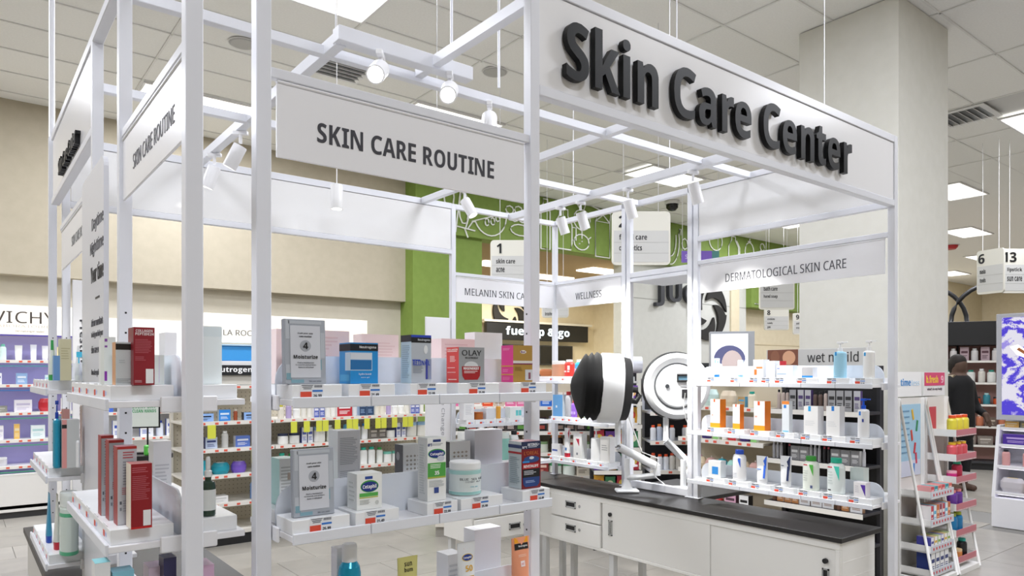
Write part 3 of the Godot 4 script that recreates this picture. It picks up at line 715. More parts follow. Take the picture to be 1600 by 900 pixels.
	["pump",1.9275,1.271,-0.0849,-90,0.0467,0.1717,0.045,["f2f3f5","1557d6"],"white bottle with royal blue pump, middle dermatological shelf","bottle",[["p","f",0.25,0.78,0.5,0.92,"2e86e8"],["p","f",0.6,0.55,0.8,0.66,"3a4a9c"]],"dermatological shelf products"],
	["carton",1.9275,1.014,-0.8363,-90,0.0744,0.0862,0.045,["f4f6f6","e8eef2"],"white carton with blue square, first on the low dermatological shelf","box",[["p","f",0.3,0.2,0.8,0.65,"3a96e6"]],"dermatological shelf products"],
	["flip",1.925,1.014,-0.7014,-90,0.0738,0.1535,0.04,["f4f4f6","2a55c8"],"white bottle with blue cap and blue wedge, low dermatological shelf","bottle",[["w","f",0.45,0.5,0.8,0.85,"2f66d8"],["n","f",0.1,0.1,0.6,0.3,3,"d4d8e0"]],"dermatological shelf products"],
	["tube",1.9225,1.014,-0.5723,-90,0.0627,0.1335,0.035,["f2f4f6","f2f2f4"],"white tube with blue right stripe, low dermatological shelf","tube",[["w","f",0.45,0.45,1,0.98,"2f6ade"],["p","f",0.75,0.06,0.95,0.6,"2f6ade"],["p","f",0.05,0.4,0.5,0.44,"6fa0e6"]],"dermatological shelf products"],
	["tube",1.9225,1.014,-0.4471,-90,0.0591,0.145,0.035,["f0f2f4","f0f2f4"],"white tube with navy right stripe, low dermatological shelf","tube",[["w","f",0.4,0.45,1,0.98,"22305e"],["p","f",0.72,0.06,0.95,0.6,"22305e"],["p","f",0.05,0.6,0.35,0.63,"5a6278"]],"dermatological shelf products"],
	["flip",1.9275,1.014,-0.3244,-90,0.0775,0.1563,0.045,["eef4ea","3a9a3c"],"white cleanser bottle with green cap and wedge, low dermatological shelf","bottle",[["w","f",0.5,0.5,0.85,0.88,"58b84a"],["p","f",0.1,0.84,0.4,0.88,"c8384a"],["p","f",0.62,0.08,0.8,0.18,"5a6490"],["n","f",0.1,0.3,0.5,0.7,5,"dde4dc"]],"dermatological shelf products"],
	["flip",1.93,1.014,-0.2071,-90,0.079,0.1585,0.05,["eef6f4","22b494"],"white cleanser bottle with teal cap and wedge, low dermatological shelf","bottle",[["w","f",0.5,0.45,0.9,0.9,"46d0ba"],["p","f",0.08,0.84,0.4,0.88,"d8485a"],["p","f",0.1,0.1,0.3,0.14,"3a3a44"],["n","f",0.1,0.3,0.5,0.75,5,"dce6e4"]],"dermatological shelf products"],
	["carton",1.925,1.014,-0.0904,-90,0.0524,0.0648,0.04,["f4f2f4","ece8f0"],"small white carton with purple wedge, last on the low dermatological shelf","box",[["w","f",0.55,0.1,0.95,0.85,"5a34a8"],["n","f",0.1,0.3,0.5,0.8,4,"d8d6dc"]],"dermatological shelf products"],
	["carton",2.045,1.014,-0.16,-90,0.06,0.11,0.05,["dfeae6","e2ece8"],"frosted clear carton behind the teal capped bottle","box",[],"dermatological shelf products"],
	["jar",1.94,1.528,-2.0734,-90,0.113,0.101,0.07,["cf9678","eceae8"],"copper coloured jar with white lid on the upper wellness shelf","jar",[],"wellness shelf products"],
	["flip",1.93,1.528,-1.9592,-90,0.0785,0.1076,0.05,["d83a32","f2f2f2"],"red supplement bottle with white cap on the upper wellness shelf","bottle",[["p","f",0.1,0.3,0.9,0.4,"f6d8d4"],["p","f",0.6,0.45,0.95,0.75,"e9e2e2"]],"wellness shelf products"],
	["flip",1.93,1.528,-1.8584,-90,0.0874,0.1061,0.05,["3aa0e4","f2f4f6"],"blue supplement bottle with white cap on the upper wellness shelf","bottle",[["p","f",0.4,0.4,0.95,0.7,"bfe0f4"],["p","f",0.1,0.45,0.3,0.55,"e6a0b4"]],"wellness shelf products"],
	["carton",1.93,1.271,-2.0451,-90,0.0933,0.1383,0.05,["6aa6de","d6e2ee"],"tall sky blue carton on the middle wellness shelf","box",[["p","f",0.3,0.4,0.45,0.5,"e8f0f8"]],"wellness shelf products"],
	["flip",1.9225,1.271,-1.9591,-90,0.0543,0.1608,0.035,["b4b6bc","b0262e"],"grey tube bottle with dark red cap on the middle wellness shelf","bottle",[],"wellness shelf products"],
	["flip",1.925,1.271,-1.8994,-90,0.065,0.1055,0.04,["9a6ad6","d8333c"],"violet bottle with red cap on the middle wellness shelf","bottle",[["p","f",0.1,0.2,0.9,0.4,"c8aef0"]],"wellness shelf products"],
	["carton",1.925,1.271,-1.8321,-90,0.0577,0.1394,0.04,["8a7a50","a0b0a8"],"olive and grey carton on the middle wellness shelf","box",[["p","f",0,0.2,0.4,0.8,"b8ccd0"]],"wellness shelf products"],
	["tube",1.9225,1.014,-1.9712,-90,0.0546,0.1846,0.035,["f0f0f2","c8243a"],"white tube with crimson wedge and cap on the low wellness shelf","tube",[["w","f",0.4,0.55,1,1,"b01c3a"],["p","f",0.3,0.1,0.7,0.2,"5a86c0"]],"wellness shelf products"],
	["carton",1.925,1.014,-2.073,-90,0.0628,0.0745,0.04,["f2f2f4","eeeef0"],"small white carton with blue line on the low wellness shelf","box",[["p","f",0.1,0.4,0.9,0.55,"4a62b0"]],"wellness shelf products"],
	["carton",1.9275,1.014,-1.8584,-90,0.0758,0.1554,0.045,["f2f2f2","eceeee"],"white carton with crimson wedge on the low wellness shelf","box",[["w","f",0.3,0.5,0.7,0.8,"b82440"],["p","f",0.35,0.15,0.55,0.24,"8a8e98"]],"wellness shelf products"],
	["pump",1.93,1.014,-1.7191,-90,0.0776,0.196,0.05,["f0f0f0","f4f4f4"],"plain white pump bottle on the low wellness shelf","bottle",[],"wellness shelf products"],
	["carton",1.9275,1.014,-1.6184,-90,0.0802,0.1524,0.045,["f0efec","eaeaea"],"white carton with grey lines, last on the low wellness shelf","box",[["n","f",0.15,0.45,0.85,0.7,3,"b8b8b8"]],"wellness shelf products"],
	["carton",1.2352,1.271,-2.105,0,0.0735,0.1045,0.05,["eff0f2","ececf0"],"white carton on the middle melanin shelf","box",[["n","f",0.15,0.3,0.85,0.85,6,"d2d4d8"]],"melanin shelf products"],
	["jar",1.3189,1.271,-2.105,0,0.0659,0.0448,0.05,["b0642a","a85a24"],"low amber jar on the middle melanin shelf","jar",[],"melanin shelf products"],
	["pump",1.4629,1.271,-2.095,0,0.0294,0.1066,0.03,["f0b04a","f2f2f2"],"orange serum bottle with white pump on the middle melanin shelf","bottle",[],"melanin shelf products"],
	["carton",1.588,1.271,-2.105,0,0.0914,0.0676,0.05,["eef4f4","e6eeee"],"white carton with aqua squares on the middle melanin shelf","box",[["p","f",0.5,0.2,0.72,0.7,"6ad0d4"],["p","f",0.76,0.2,0.98,0.7,"6ad0d4"]],"melanin shelf products"],
	["carton",1.3926,1.271,-2.105,0,0.0625,0.0656,0.05,["dfe2ea","e2e4ec"],"frosted grey carton between amber jar and orange serum","box",[],"melanin shelf products"],
	["jar",1.5199,1.014,-2.105,0,0.0648,0.1686,0.05,["8ec4ba","dfe9e6"],"jade green jar on the low melanin shelf","jar",[],"melanin shelf products"],
	["flip",1.5929,1.014,-2.105,0,0.061,0.1768,0.05,["e3e6e6","20242a"],"white bottle with dark cap on the low melanin shelf","bottle",[],"melanin shelf products"],
	["tube",1.2697,1.014,-2.095,0,0.0232,0.1586,0.03,["e0402e","d8e04a"],"narrow red tube on the low melanin shelf","tube",[],"melanin shelf products"],
	["carton",1.2169,1.014,-2.105,0,0.064,0.1841,0.05,["eef0ee","e9ecea"],"white carton on the low melanin shelf","box",[],"melanin shelf products"],
]

func _ready():
	# camera: level, with the lens shifted up
	var cam = Camera3D.new()
	cam.name = "camera"
	cam.projection = Camera3D.PROJECTION_FRUSTUM
	cam.near = 0.05
	cam.far = 100.0
	cam.size = 900.0 / 1115.0 * cam.near
	cam.frustum_offset = Vector2(0, 133.0 / 1115.0 * cam.near)
	add_child(cam)
	cam.position = Vector3(-1.165, 1.55, 1.412)
	cam.rotation.y = atan2(-0.6149, 0.7886)
	cam.current = true
	# environment
	var env = Environment.new()
	env.background_mode = Environment.BG_COLOR
	env.background_color = Color("20211f")
	env.tonemap_mode = Environment.TONE_MAPPER_LINEAR
	env.tonemap_exposure = 1.08
	env.sdfgi_enabled = true
	env.ssao_enabled = true
	env.ssil_enabled = true
	var we = WorldEnvironment.new()
	we.name = "environment"
	we.environment = env
	add_child(we)
	lights()
	room()
	kiosk_frame()
	kiosk_boards()
	kiosk_shelves()
	counters()
	kiosk_lamps()
	for q in PRODUCTS:
		var called = {"carton": "carton_box", "pump": "pump_bottle", "flip": "bottle", "sign": "sign_holder", "can": "spray_can", "dropper": "dropper_bottle"}.get(q[0], q[0])
		var o = thing(called, q[9], q[10], Vector3(q[1], q[2] + .0006, q[3]), q[4], q[12])
		if q[0] == "sign":
			sign_holder(o, q[5], q[6])
		else:
			pack(o, q[0], q[5], q[6], q[7], q[8], q[11])
	beauty_lamps()
	wall_gondolas()
	makeup_gondola()
	snacks()
	back_details()
	right_side()
	hanging_signs()

func lights():
	# the recessed 2 x 4 panels of the store ceiling: those the photograph shows and the rest of their grid
	troffer(.93, -3.79, true, "square bright ceiling panel above the kiosk banner")
	troffer(11.6, -3.3, true, "ceiling light panel right of the big column, larger")
	troffer(8.95, -1.35, true, "ceiling light panel at the right picture edge")
	troffer(22.0, -7.2, true, "far ceiling light panel lowest beside the column")
	troffer(19.5, -5.5, true, "far ceiling light panel above the numbered aisle sign")
	for p in [[-2.73, -3.79], [-2.73, -0.13], [2.15, -0.13], [-2.73, -6.84], [.93, -6.84], [3.37, -5.6], [-.9, 3.2], [3.37, 1.7], [5.81, 2.3]]:
		troffer(p[0], p[1], true, {-6.84: "ceiling light panel seen above the back fascia, left of the header board", -5.6: "ceiling light panel seen just above the header board's right end"}.get(p[1], "recessed ceiling light panel of the store's ceiling grid") if p[0] > 0 else "recessed ceiling light panel of the store's ceiling grid")
	for p in [[7.2, -5.6], [11.6, -6.3], [15.5, -4.5], [15.5, -1.5], [15.5, 1.6], [20.0, -2.0]]:
		troffer(p[0], p[1], true, {7.2: "ceiling light panel above the hanging aisle sign 2", 11.6: "small ceiling light panel left of the big column, above the green bulkhead"}.get(p[0], "ceiling light panel right of the column, above the far lamps" if p[1] == -4.5 else "recessed ceiling light panel of the store's ceiling grid"))

func room():
	var tile = noisy("9c9890", "aca79e", 0.02, 0.32, 5, 0.35)
	var fl = struct("floor", Vector3(-7, -.2, -12.4), Vector3(27, -.004, 6), mat("858380", 0.6))
	var tints = [tile, noisy("a09c94", "b0aba2", 0.02, 0.3, 6, 0.35), noisy("98948c", "a8a39a", 0.02, 0.34, 7, 0.35)]
	var tm = bx(.996, .006, .496, .0015)
	var n = 0
	for r in 18:
		for c in 10:
			var x = -2.6 + c * 1.0 + (r % 3) * .333
			var z = .4 - r * .5
			if x > 7.4:
				continue
			n += 1
			part(fl, "floor_tile", tm, tints[(r * 7 + c * 3) % 3], Vector3(x - 10, .1 - .104, z + 3.2) - fl.position + Vector3(10, 0, -3.2))
	var far_tm = struct("floor_far", Vector3(7.9, -.004, -12.2), Vector3(26.9, 0, 5.9), tile)
	struct("floor_near", Vector3(-6.9, -.004, .66), Vector3(7.9, 0, 5.9), tile)
	struct("floor_side", Vector3(-6.9, -.004, -8.3), Vector3(-3.1, 0, .66), tile)
	# ceiling: panels lie in a grid of T bars
	var ce = struct("ceiling", Vector3(-7, H + .03, -12.4), Vector3(27, H + .25, 6), mat("cfcfcd", 0.9))
	var bars = newst()
	var holes = []
	for o in get_children():
		if o.has_meta("category") and o.get_meta("category") == "ceiling light":
			holes.append(o.position)
	var pm = bx(1.204, .02, .598, .002)
	var pmat = [noisy("ecece9", "f2f2ef", 0.08, 0.9, 11, 1.0), noisy("e9e9e6", "f0f0ed", 0.08, 0.9, 12, 1.0)]
	var count = 0
	for i in range(-2, 8):
		for j in range(-13, 4):
			var c = Vector3(.93 + i * 1.22, H, -3.79 + (j + 4) * .61)
			var cut = false
			for hh in holes:
				if absf(hh.x - c.x) < .9 and absf(hh.z - c.z) < .55:
					cut = true
			if cut:
				continue
			count += 1
			part(ce, "ceiling_panel", pm, pmat[count % 2], c + Vector3(0, .008, 0) - ce.position)
	for i in range(-2, 9):
		put_box(bars, Vector3(.32 + i * 1.22, H + .004, -4.5), Vector3(.018, .012, 11.0))
	for j in range(-13, 5):
		put_box(bars, Vector3(4.5, H + .004, -4.095 + (j + 4) * .61), Vector3(14.0, .012, .018))
	part(ce, "grid_bars", done(bars), mat("e2e2df", 0.6), -ce.position)
	# plain ceiling beyond the grid pieces
	struct("ceiling_far", Vector3(10.1, H, -12), Vector3(26.9, H + .03, 5.9), pmat[0])
	struct("ceiling_near", Vector3(-6.9, H, .8), Vector3(10.1, H + .03, 5.9), pmat[0])
	struct("ceiling_side", Vector3(-6.9, H, -12), Vector3(-2.2, H + .03, .8), pmat[0])
	# walls
	var beige = noisy("b3aa96", "bab19d", 0.03, 0.85, 21, 0.4)
	var beige2 = noisy("beb7a6", "c4bdac", 0.03, 0.85, 22, 0.4)
	var cream = noisy("e0d3b4", "e6dabd", 0.03, 0.85, 23, 0.4)
	var pale = noisy("cfcfc8", "d5d5ce", 0.03, 0.85, 24, 0.4)
	struct("wall_back", Vector3(-7, 2.62, -8.4), Vector3(4.2, H + .03, -8.0), beige)
	struct("wall_back_lower", Vector3(-7, 0, -8.6), Vector3(4.2, 2.62, -8.15), beige2)
	struct("wall_left", Vector3(-7.2, 0, -8.6), Vector3(-6.9, H, 6), beige)
	struct("wall_front", Vector3(-7, 0, 5.9), Vector3(27, H, 6.2), beige)
	struct("wall_right", Vector3(26.8, 0, -12.4), Vector3(27.1, H, 6), cream)
	struct("wall_far", Vector3(4.0, 0, -12.3), Vector3(12.4, H, -12.0), cream)
	struct("wall_alcove", Vector3(12.0, 0, -12.0), Vector3(12.3, H, -7.8), cream)
	struct("wall_alcove_left", Vector3(4.1, 0, -12.0), Vector3(4.4, H, -8.3), cream)
	struct("ceiling_alcove", Vector3(4.2, 3.66, -12.0), Vector3(12.0, 3.8, -8.0), mat("a08a66", 0.9))
	var lw = struct("wall_juice", Vector3(8.7, 0, -8.1), Vector3(12.6, 3.7, -7.84), pale)
	struct("trim_1", Vector3(8.7, 2.98, -7.84), Vector3(12.6, 2.992, -7.834), mat("a8a8a2", 0.7))
	struct("wall_cream", Vector3(12.6, 0, -8.4), Vector3(26.8, H, -8.05), cream)
	struct("trim_2", Vector3(12.6, 2.2, -8.05), Vector3(26.8, 2.215, -8.04), mat("cdbf9e", 0.7))
	struct("wall_pilaster", Vector3(17.6, 0, -8.05), Vector3(18.5, H, -7.75), cream)
	# the big square column behind the right end of the kiosk
	var colm = noisy("d9d8cf", "dfded6", 0.03, 0.8, 25, 0.4)
	struct("wall_column", Vector3(4.63, 0, -1.95), Vector3(5.56, H, -1.12), colm)
	# alcove lamps
	for q in [[7.2, -9.6], [9.0, -10.4], [9.4, -9.0]]:
		var o = thing("ceiling_light", "low ceiling light strip under the brown soffit, %s" % ["nearest", "farthest", "rightmost"][[7.2, 9.0, 9.4].find(q[0])], "ceiling light", Vector3(q[0], 3.66, q[1]), 0, "soffit lamps")
		box(o, "lamp_diffuser", Vector3(0, -.02, 0), Vector3(1.2, .03, .5), glow("fffdf8", 1.6), .004)
		var l = AreaLight3D.new()
		l.area_size = Vector2(1.1, .45)
		l.light_energy = TROFFER
		l.light_color = Color("fffaf0")
		l.shadow_enabled = true
		l.name = "lamp_light"
		o.add_child(l)
		l.position = Vector3(0, -.05, 0)
		l.rotation_degrees.x = -90

func kiosk_frame():
	var o = thing("kiosk_frame", "white square-tube frame of the skin care kiosk with overhead beams", "display frame")
	var w = mat("e8eaf1", 0.3)
	var hole = mat("1c1c20", 0.7)
	for p in [[-.69, 0, 0], [0, 0, 0], [2.01, 0, 0], [-.83, .05, 0], [-.83, -.6, .87], [-.83, -1.04, .87], [-.79, -2.19, .87], [-.835, -2.235, .87], [2.01, -1.025, .87], [2.01, -1.065, .87], [2.01, -1.515, .87], [2.01, -1.555, .87], [2.01, -2.19, .87], [1.19, -2.19, .87]]:
		var po = span(o, "post", Vector3(p[0] - .015, p[2] + .0006, p[1] - .015), Vector3(p[0] + .015, 2.565, p[1] + .015), w, .0015)
		var st = newst()
		if p[0] == 0 or (p[1] < -.3 and p[0] < 0):
			for k in 40:          # row of shelf-bracket holes on the side that shows them
				var y = .2 + k * .05
				if y < 1.72 and y > p[2] + .02:
					put_box(st, Vector3(0, y - p[2], .0151), Vector3(.0045, .0045, .0006)) if p[1] < -.3 else put_box(st, Vector3(-.0151, y - p[2], -.002), Vector3(.0006, .0045, .0045))
			part(po, "bracket_holes", done(st), hole)
		if p[2] > 0 and p[0] > 0:
			box(po, "foot_plate", Vector3(0, .003, 0), Vector3(.05, .005, .05), w, .001)
	var bm = func(a, b, t = .03, hh = .03):
		var d = b - a
		if absf(d.x) > absf(d.z):
			span(o, "beam", Vector3(a.x, a.y - hh / 2, a.z - t / 2), Vector3(b.x, a.y + hh / 2, a.z + t / 2), w, .0015)
		else:
			span(o, "beam", Vector3(a.x - t / 2, a.y - hh / 2, a.z), Vector3(a.x + t / 2, a.y + hh / 2, b.z), w, .0015)
	var V = func(x, y, z): return Vector3(x, y, z)
	bm.call(V.call(.015, 2.55, 0), V.call(1.995, 2.55, 0)); bm.call(V.call(.015, 2.276, 0), V.call(1.995, 2.276, 0), .03, .026)
	bm.call(V.call(-.675, 2.55, 0), V.call(-.015, 2.55, 0)); bm.call(V.call(-.675, 2.145, 0), V.call(-.015, 2.145, 0), .02, .02)
	bm.call(V.call(-.83, 2.55, .035), V.call(-.83, 2.55, -2.175)); bm.call(V.call(-.83, 2.276, -1.055), V.call(-.83, 2.276, -2.175), .03, .026)
	bm.call(V.call(-.83, 2.145, .035), V.call(-.83, 2.145, -.585), .02, .02); bm.call(V.call(-.83, 2.12, -1.055), V.call(-.83, 2.12, -1.9), .02, .02)
	bm.call(V.call(-.815, 2.55, 0), V.call(-.705, 2.55, 0))
	bm.call(V.call(-.775, 2.55, -2.19), V.call(1.175, 2.55, -2.19), .03, .034); bm.call(V.call(-.775, 2.276, -2.19), V.call(1.175, 2.276, -2.19), .03, .026)
	bm.call(V.call(1.205, 2.55, -2.19), V.call(1.995, 2.55, -2.19)); bm.call(V.call(1.205, 2.147, -2.19), V.call(1.995, 2.147, -2.19), .02, .02)
	bm.call(V.call(2.01, 2.55, -.015), V.call(2.01, 2.55, -2.175)); bm.call(V.call(2.01, 2.276, -.015), V.call(2.01, 2.276, -1.01), .03, .026)
	bm.call(V.call(2.01, 2.147, -.015), V.call(2.01, 2.147, -1.01), .024, .022); bm.call(V.call(2.01, 2.13, -1.08), V.call(2.01, 2.13, -1.5), .03, .03); bm.call(V.call(2.01, 2.147, -1.57), V.call(2.01, 2.147, -2.175), .024, .022)
	bm.call(V.call(2.01, .895, -1.08), V.call(2.01, .895, -1.5), .03, .04)
	# overhead grid
	bm.call(V.call(-.815, 2.55, -.70), V.call(1.995, 2.55, -.70)); bm.call(V.call(-.815, 2.55, -1.45), V.call(1.995, 2.55, -1.45))
	bm.call(V.call(-.25, 2.556, -.60), V.call(-.25, 2.556, -2.175), .034, .04); bm.call(V.call(.07, 2.565, -.015), V.call(.07, 2.565, -.685), .03, .034)
	bm.call(V.call(.98, 2.552, -.015), V.call(.98, 2.552, -2.175), .03, .034); bm.call(V.call(1.62, 2.54, -.015), V.call(1.62, 2.54, -2.175), .034, .04)
	var hub = span(o, "canopy_beam", Vector3(-.27, 2.54, -.615), Vector3(.215, 2.585, -.57), w, .002)
	span(hub, "track_slot", Vector3(-.25 + .0275, -.0475 + .0, -.012), Vector3(.22, -.0445 + .02, .012), mat("b9bcc4", 0.4)) if false else null
	span(o, "soffit_panel", Vector3(1.995, 2.09, -1.5), Vector3(2.3, 2.11, -1.08), w, .002)
	# suspension rods up to the ceiling
	for q in [[-.83, -2.32], [.16, -.62], [.36, -.62], [-.2, -.75], [.9, -1.9], [1.63, -.9], [1.63, -1.6], [2.0, -.3], [.6, -.02]]:
		var st = SurfaceTool.new()
		st.begin(Mesh.PRIMITIVE_TRIANGLES)
		var r = .012 if q[0] < -.5 else (.0045 if q[1] > -.7 and q[0] < .5 else .0016)
		put_tube(st, [Vector3(q[0], 2.2 if q[0] < -.5 else 2.565, q[1]), Vector3(q[0], H, q[1])], r, 8)
		st.generate_normals()
		part(o, "suspension_rod", st.commit(), w)

func kiosk_boards():
	var white = mat("f3f3f5", 0.22)
	var ink = mat("09090b", 0.4, 0.0, 0.35)
	var s = thing("fascia_sign", "large white fascia sign with raised black letters Skin Care Center", "sign", Vector3(1.005, 2.29, .004))
	box(s, "sign_panel", Vector3(0, .122, 0), Vector3(1.978, .243, .012), white, .001)
	text(s, "Skin Care Center", 1.5, .163, Vector3(.84 - 1.005, .112, .021), 0, ink, .018, true, "raised_letters")
	var s2 = thing("fascia_sign", "white fascia sign with small black letters on the kiosk's left side", "sign", Vector3(-.834, 2.29, -1.615), -90)
	box(s2, "sign_panel", Vector3(0, .122, 0), Vector3(1.11, .243, .012), white, .001)
	text(s2, "Skin Care Center", .5, .058, Vector3(.05, .045, .014), 0, ink, .016, true, "raised_letters")
	var s3 = thing("fascia_board", "long plain white fascia board at the back of the kiosk", "sign board", Vector3(.2, 2.29, -2.186))
	box(s3, "panel", Vector3(0, .1215, 0), Vector3(1.945, .24, .012), mat("f1f1f1", 0.12), .001)
	var s4 = thing("fascia_board", "plain white fascia board above the dermatological shelves", "sign board", Vector3(2.006, 2.29, -.512), -90)
	box(s4, "panel", Vector3(0, .122, 0), Vector3(.99, .243, .012), mat("f1f1f1", 0.12), .001)
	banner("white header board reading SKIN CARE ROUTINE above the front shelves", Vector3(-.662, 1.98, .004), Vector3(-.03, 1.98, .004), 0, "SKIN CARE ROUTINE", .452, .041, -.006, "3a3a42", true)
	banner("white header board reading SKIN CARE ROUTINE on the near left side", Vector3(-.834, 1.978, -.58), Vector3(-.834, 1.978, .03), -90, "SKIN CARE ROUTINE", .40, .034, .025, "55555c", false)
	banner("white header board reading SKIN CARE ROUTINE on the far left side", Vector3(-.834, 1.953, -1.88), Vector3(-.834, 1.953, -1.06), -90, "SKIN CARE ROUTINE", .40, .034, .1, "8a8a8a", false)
	banner("white header board reading MELANIN SKIN CARE", Vector3(1.21, 1.98, -2.186), Vector3(1.99, 1.98, -2.186), 0, "MELANIN SKIN CARE", .53, .042, -.06, "505058", false)
	banner("white header board reading WELLNESS", Vector3(2.006, 1.98, -2.17), Vector3(2.006, 1.98, -1.58), -90, "WELLNESS", .235, .043, .012, "505058", false)
	banner("white header board reading DERMATOLOGICAL SKIN CARE", Vector3(2.006, 1.98, -1.0), Vector3(2.006, 1.98, -.03), -90, "DERMATOLOGICAL SKIN CARE", .64, .042, -.004, "505058", false)
	# the tall panel in the gap of the left side
	var d = thing("info_panel", "tall grey panel reading Daytime Nighttime Your time", "panel", Vector3(-.856, .8706, -.9), -90)
	var pl = []
	for i in 6:
		var a = PI - PI / 2 * i / 5
		pl.append(Vector2(-.2 + .03 + cos(a) * .03, 1.25 - .03 + sin(a) * .03))
	for i in 6:
		var a = PI / 2 - PI / 2 * i / 5
		pl.append(Vector2(.2 - .03 + cos(a) * .03, 1.25 - .03 + sin(a) * .03))
	pl.append(Vector2(.2, 0)); pl.append(Vector2(-.2, 0))
	part(d, "panel", prism(pl, -.006, .006), mat("dcdde3", 0.35))
	var tm = mat("56565c", 0.5)
	text(d, "Daytime", .2, .045, Vector3(.1, 1.09, .0065), 0, tm, .001, false)
	text(d, "Nighttime", .23, .045, Vector3(.085, 1.025, .0065), 0, tm, .001, false)
	text(d, "Your time", .22, .048, Vector3(.09, .955, .0065), 0, mat("2a2a2e", 0.5), .001, true)
	box(d, "rule_line", Vector3(.1, .885, .0065), Vector3(.07, .005, .001), mat("2a2a2e", 0.5))
	for q in [["Ask our consultants", .82], ["to help you find your", .785], ["skin care routine", .745], ["#makeupforyou", .68]]:
		text(d, q[0], .2, .021, Vector3(.09, q[1], .0065), 0, tm, .001, false)
	# upright end panels with vertical lettering
	var e1 = thing("end_panel", "narrow white upright panel reading Prestige Skin Care vertically", "panel", Vector3(-.73, .8706, -2.165), 0)
	box(e1, "panel", Vector3(0, .54, 0), Vector3(.08, 1.08, .01), mat("f0f0f2", 0.35), .002)
	text(e1, "Prestige Skin Care at CVS", .62, .03, Vector3(-.005, .6, .006), 0, mat("3c3c42", 0.5), .001, true, "lettering", -90.0)
	var e2 = thing("end_panel", "narrow white upright panel reading Core vertically beside the green wall", "panel", Vector3(1.0872, 1.0, -2.19), 0)
	box(e2, "panel", Vector3(0, .44, 0), Vector3(.174, .88, .01), mat("eeeef1", 0.35), .002)
	text(e2, "Core Skin Care Change", .5, .03, Vector3(.03, .43, .006), 0, mat("a8a8ae", 0.5), .001, false, "lettering", -90.0)

func sign_holder(o, w, h):
	var lean = Node3D.new()
	lean.name = "leaning_block"
	o.add_child(lean)
	lean.rotation_degrees.x = -3
	box(lean, "acrylic_block", Vector3(0, h / 2, -.003), Vector3(w, h, .014), mat("aab0ba", 0.15), .001)
	for q in [[-.42, .84, .09, .3], [.42, .6, .1, .4], [-.42, .2, .1, .2], [0, .95, .8, .05]]:
		box(lean, "blurred_print", Vector3(q[0] * w, q[1] * h, .0042), Vector3(q[2] * w, q[3] * h, .0006), mat("bcc2ca", 0.15))
	for q in [[-.2, .045, .3, .05], [.34, .3, .1, .16], [-.4, .12, .12, .1]]:
		box(lean, "teal_print", Vector3(q[0] * w, q[1] * h, .0044), Vector3(q[2] * w, q[3] * h, .0006), mat("7fa6b4", 0.15))
	box(lean, "paper_card", Vector3(0, .5 * h, .0048), Vector3(w * .72, h * .8, .0008), mat("d3d6de", 0.3))
	var ink = mat("20222a", 0.4)
	text(lean, "Craft your skin", w * .36, h * .026, Vector3(0, h * .78, .0056), 0, ink, .0005, true)
	text(lean, "care routine", w * .3, h * .026, Vector3(0, h * .735, .0056), 0, ink, .0005, true)
	part(lean, "number_disc", prism(oval(0, h * .59, w * .13, w * .13, 28), .005, .0058), mat("a9adb6", 0.3))
	text(lean, "4", w * .12, h * .1, Vector3(0, h * .59, .0064), 0, mat("14151a", 0.4), .0006, true)
	text(lean, "Moisturize", w * .58, h * .06, Vector3(0, h * .42, .0058), 0, mat("14151a", 0.4), .0006, true)
	for q in [[.33, .4, "Find a moisturizer"], [.295, .5, "to nourish and protect,"], [.26, .36, "leave it refreshed"]]:
		text(lean, q[2], w * q[1], h * .022, Vector3(0, h * q[0], .0058), 0, mat("5a5e68", 0.4), .0005, false)
	text(lean, "Skin care center", w * .3, h * .02, Vector3(w * .22, h * .045, .0058), 0, mat("4c525c", 0.4), .0005, false)

func kiosk_shelves():
	for lv in 3:
		shelf("front", "front bay under the header board", 0.0, Vector3(-.345, 0, 0), .645, .105, lv, [.046, .004])
		shelf("derm", "dermatological bay", -90.0, Vector3(2.01, 0, -.515), .97, .118, lv, [.044, -.022])
		shelf("well", "wellness bay", -90.0, Vector3(2.01, 0, -1.872), .59, .118, lv, [.034, -.02])
		shelf("mel", "melanin bay", 0.0, Vector3(1.5435, 0, -2.19), .66, .118, lv, [.034, .01])
		shelf("left", "near left bay", -90.0, Vector3(-.83, 0, -.29), .55, .125, lv, [.04, 0])
		shelf("far", "far left bay", -90.0, Vector3(-.83, 0, -1.346), .55, .125, lv, [.04, 0])
	# tags on the two left bays
	for o in get_children():
		if o.has_meta("label") and str(o.get_meta("label")).ends_with("left bay") and str(o.get_meta("label")).begins_with("white metal shelf"):
			var n = 5
			for i in n:
				tag(o, Vector3(-.23 + i * .11, .03, .118), [.04, 0], i)

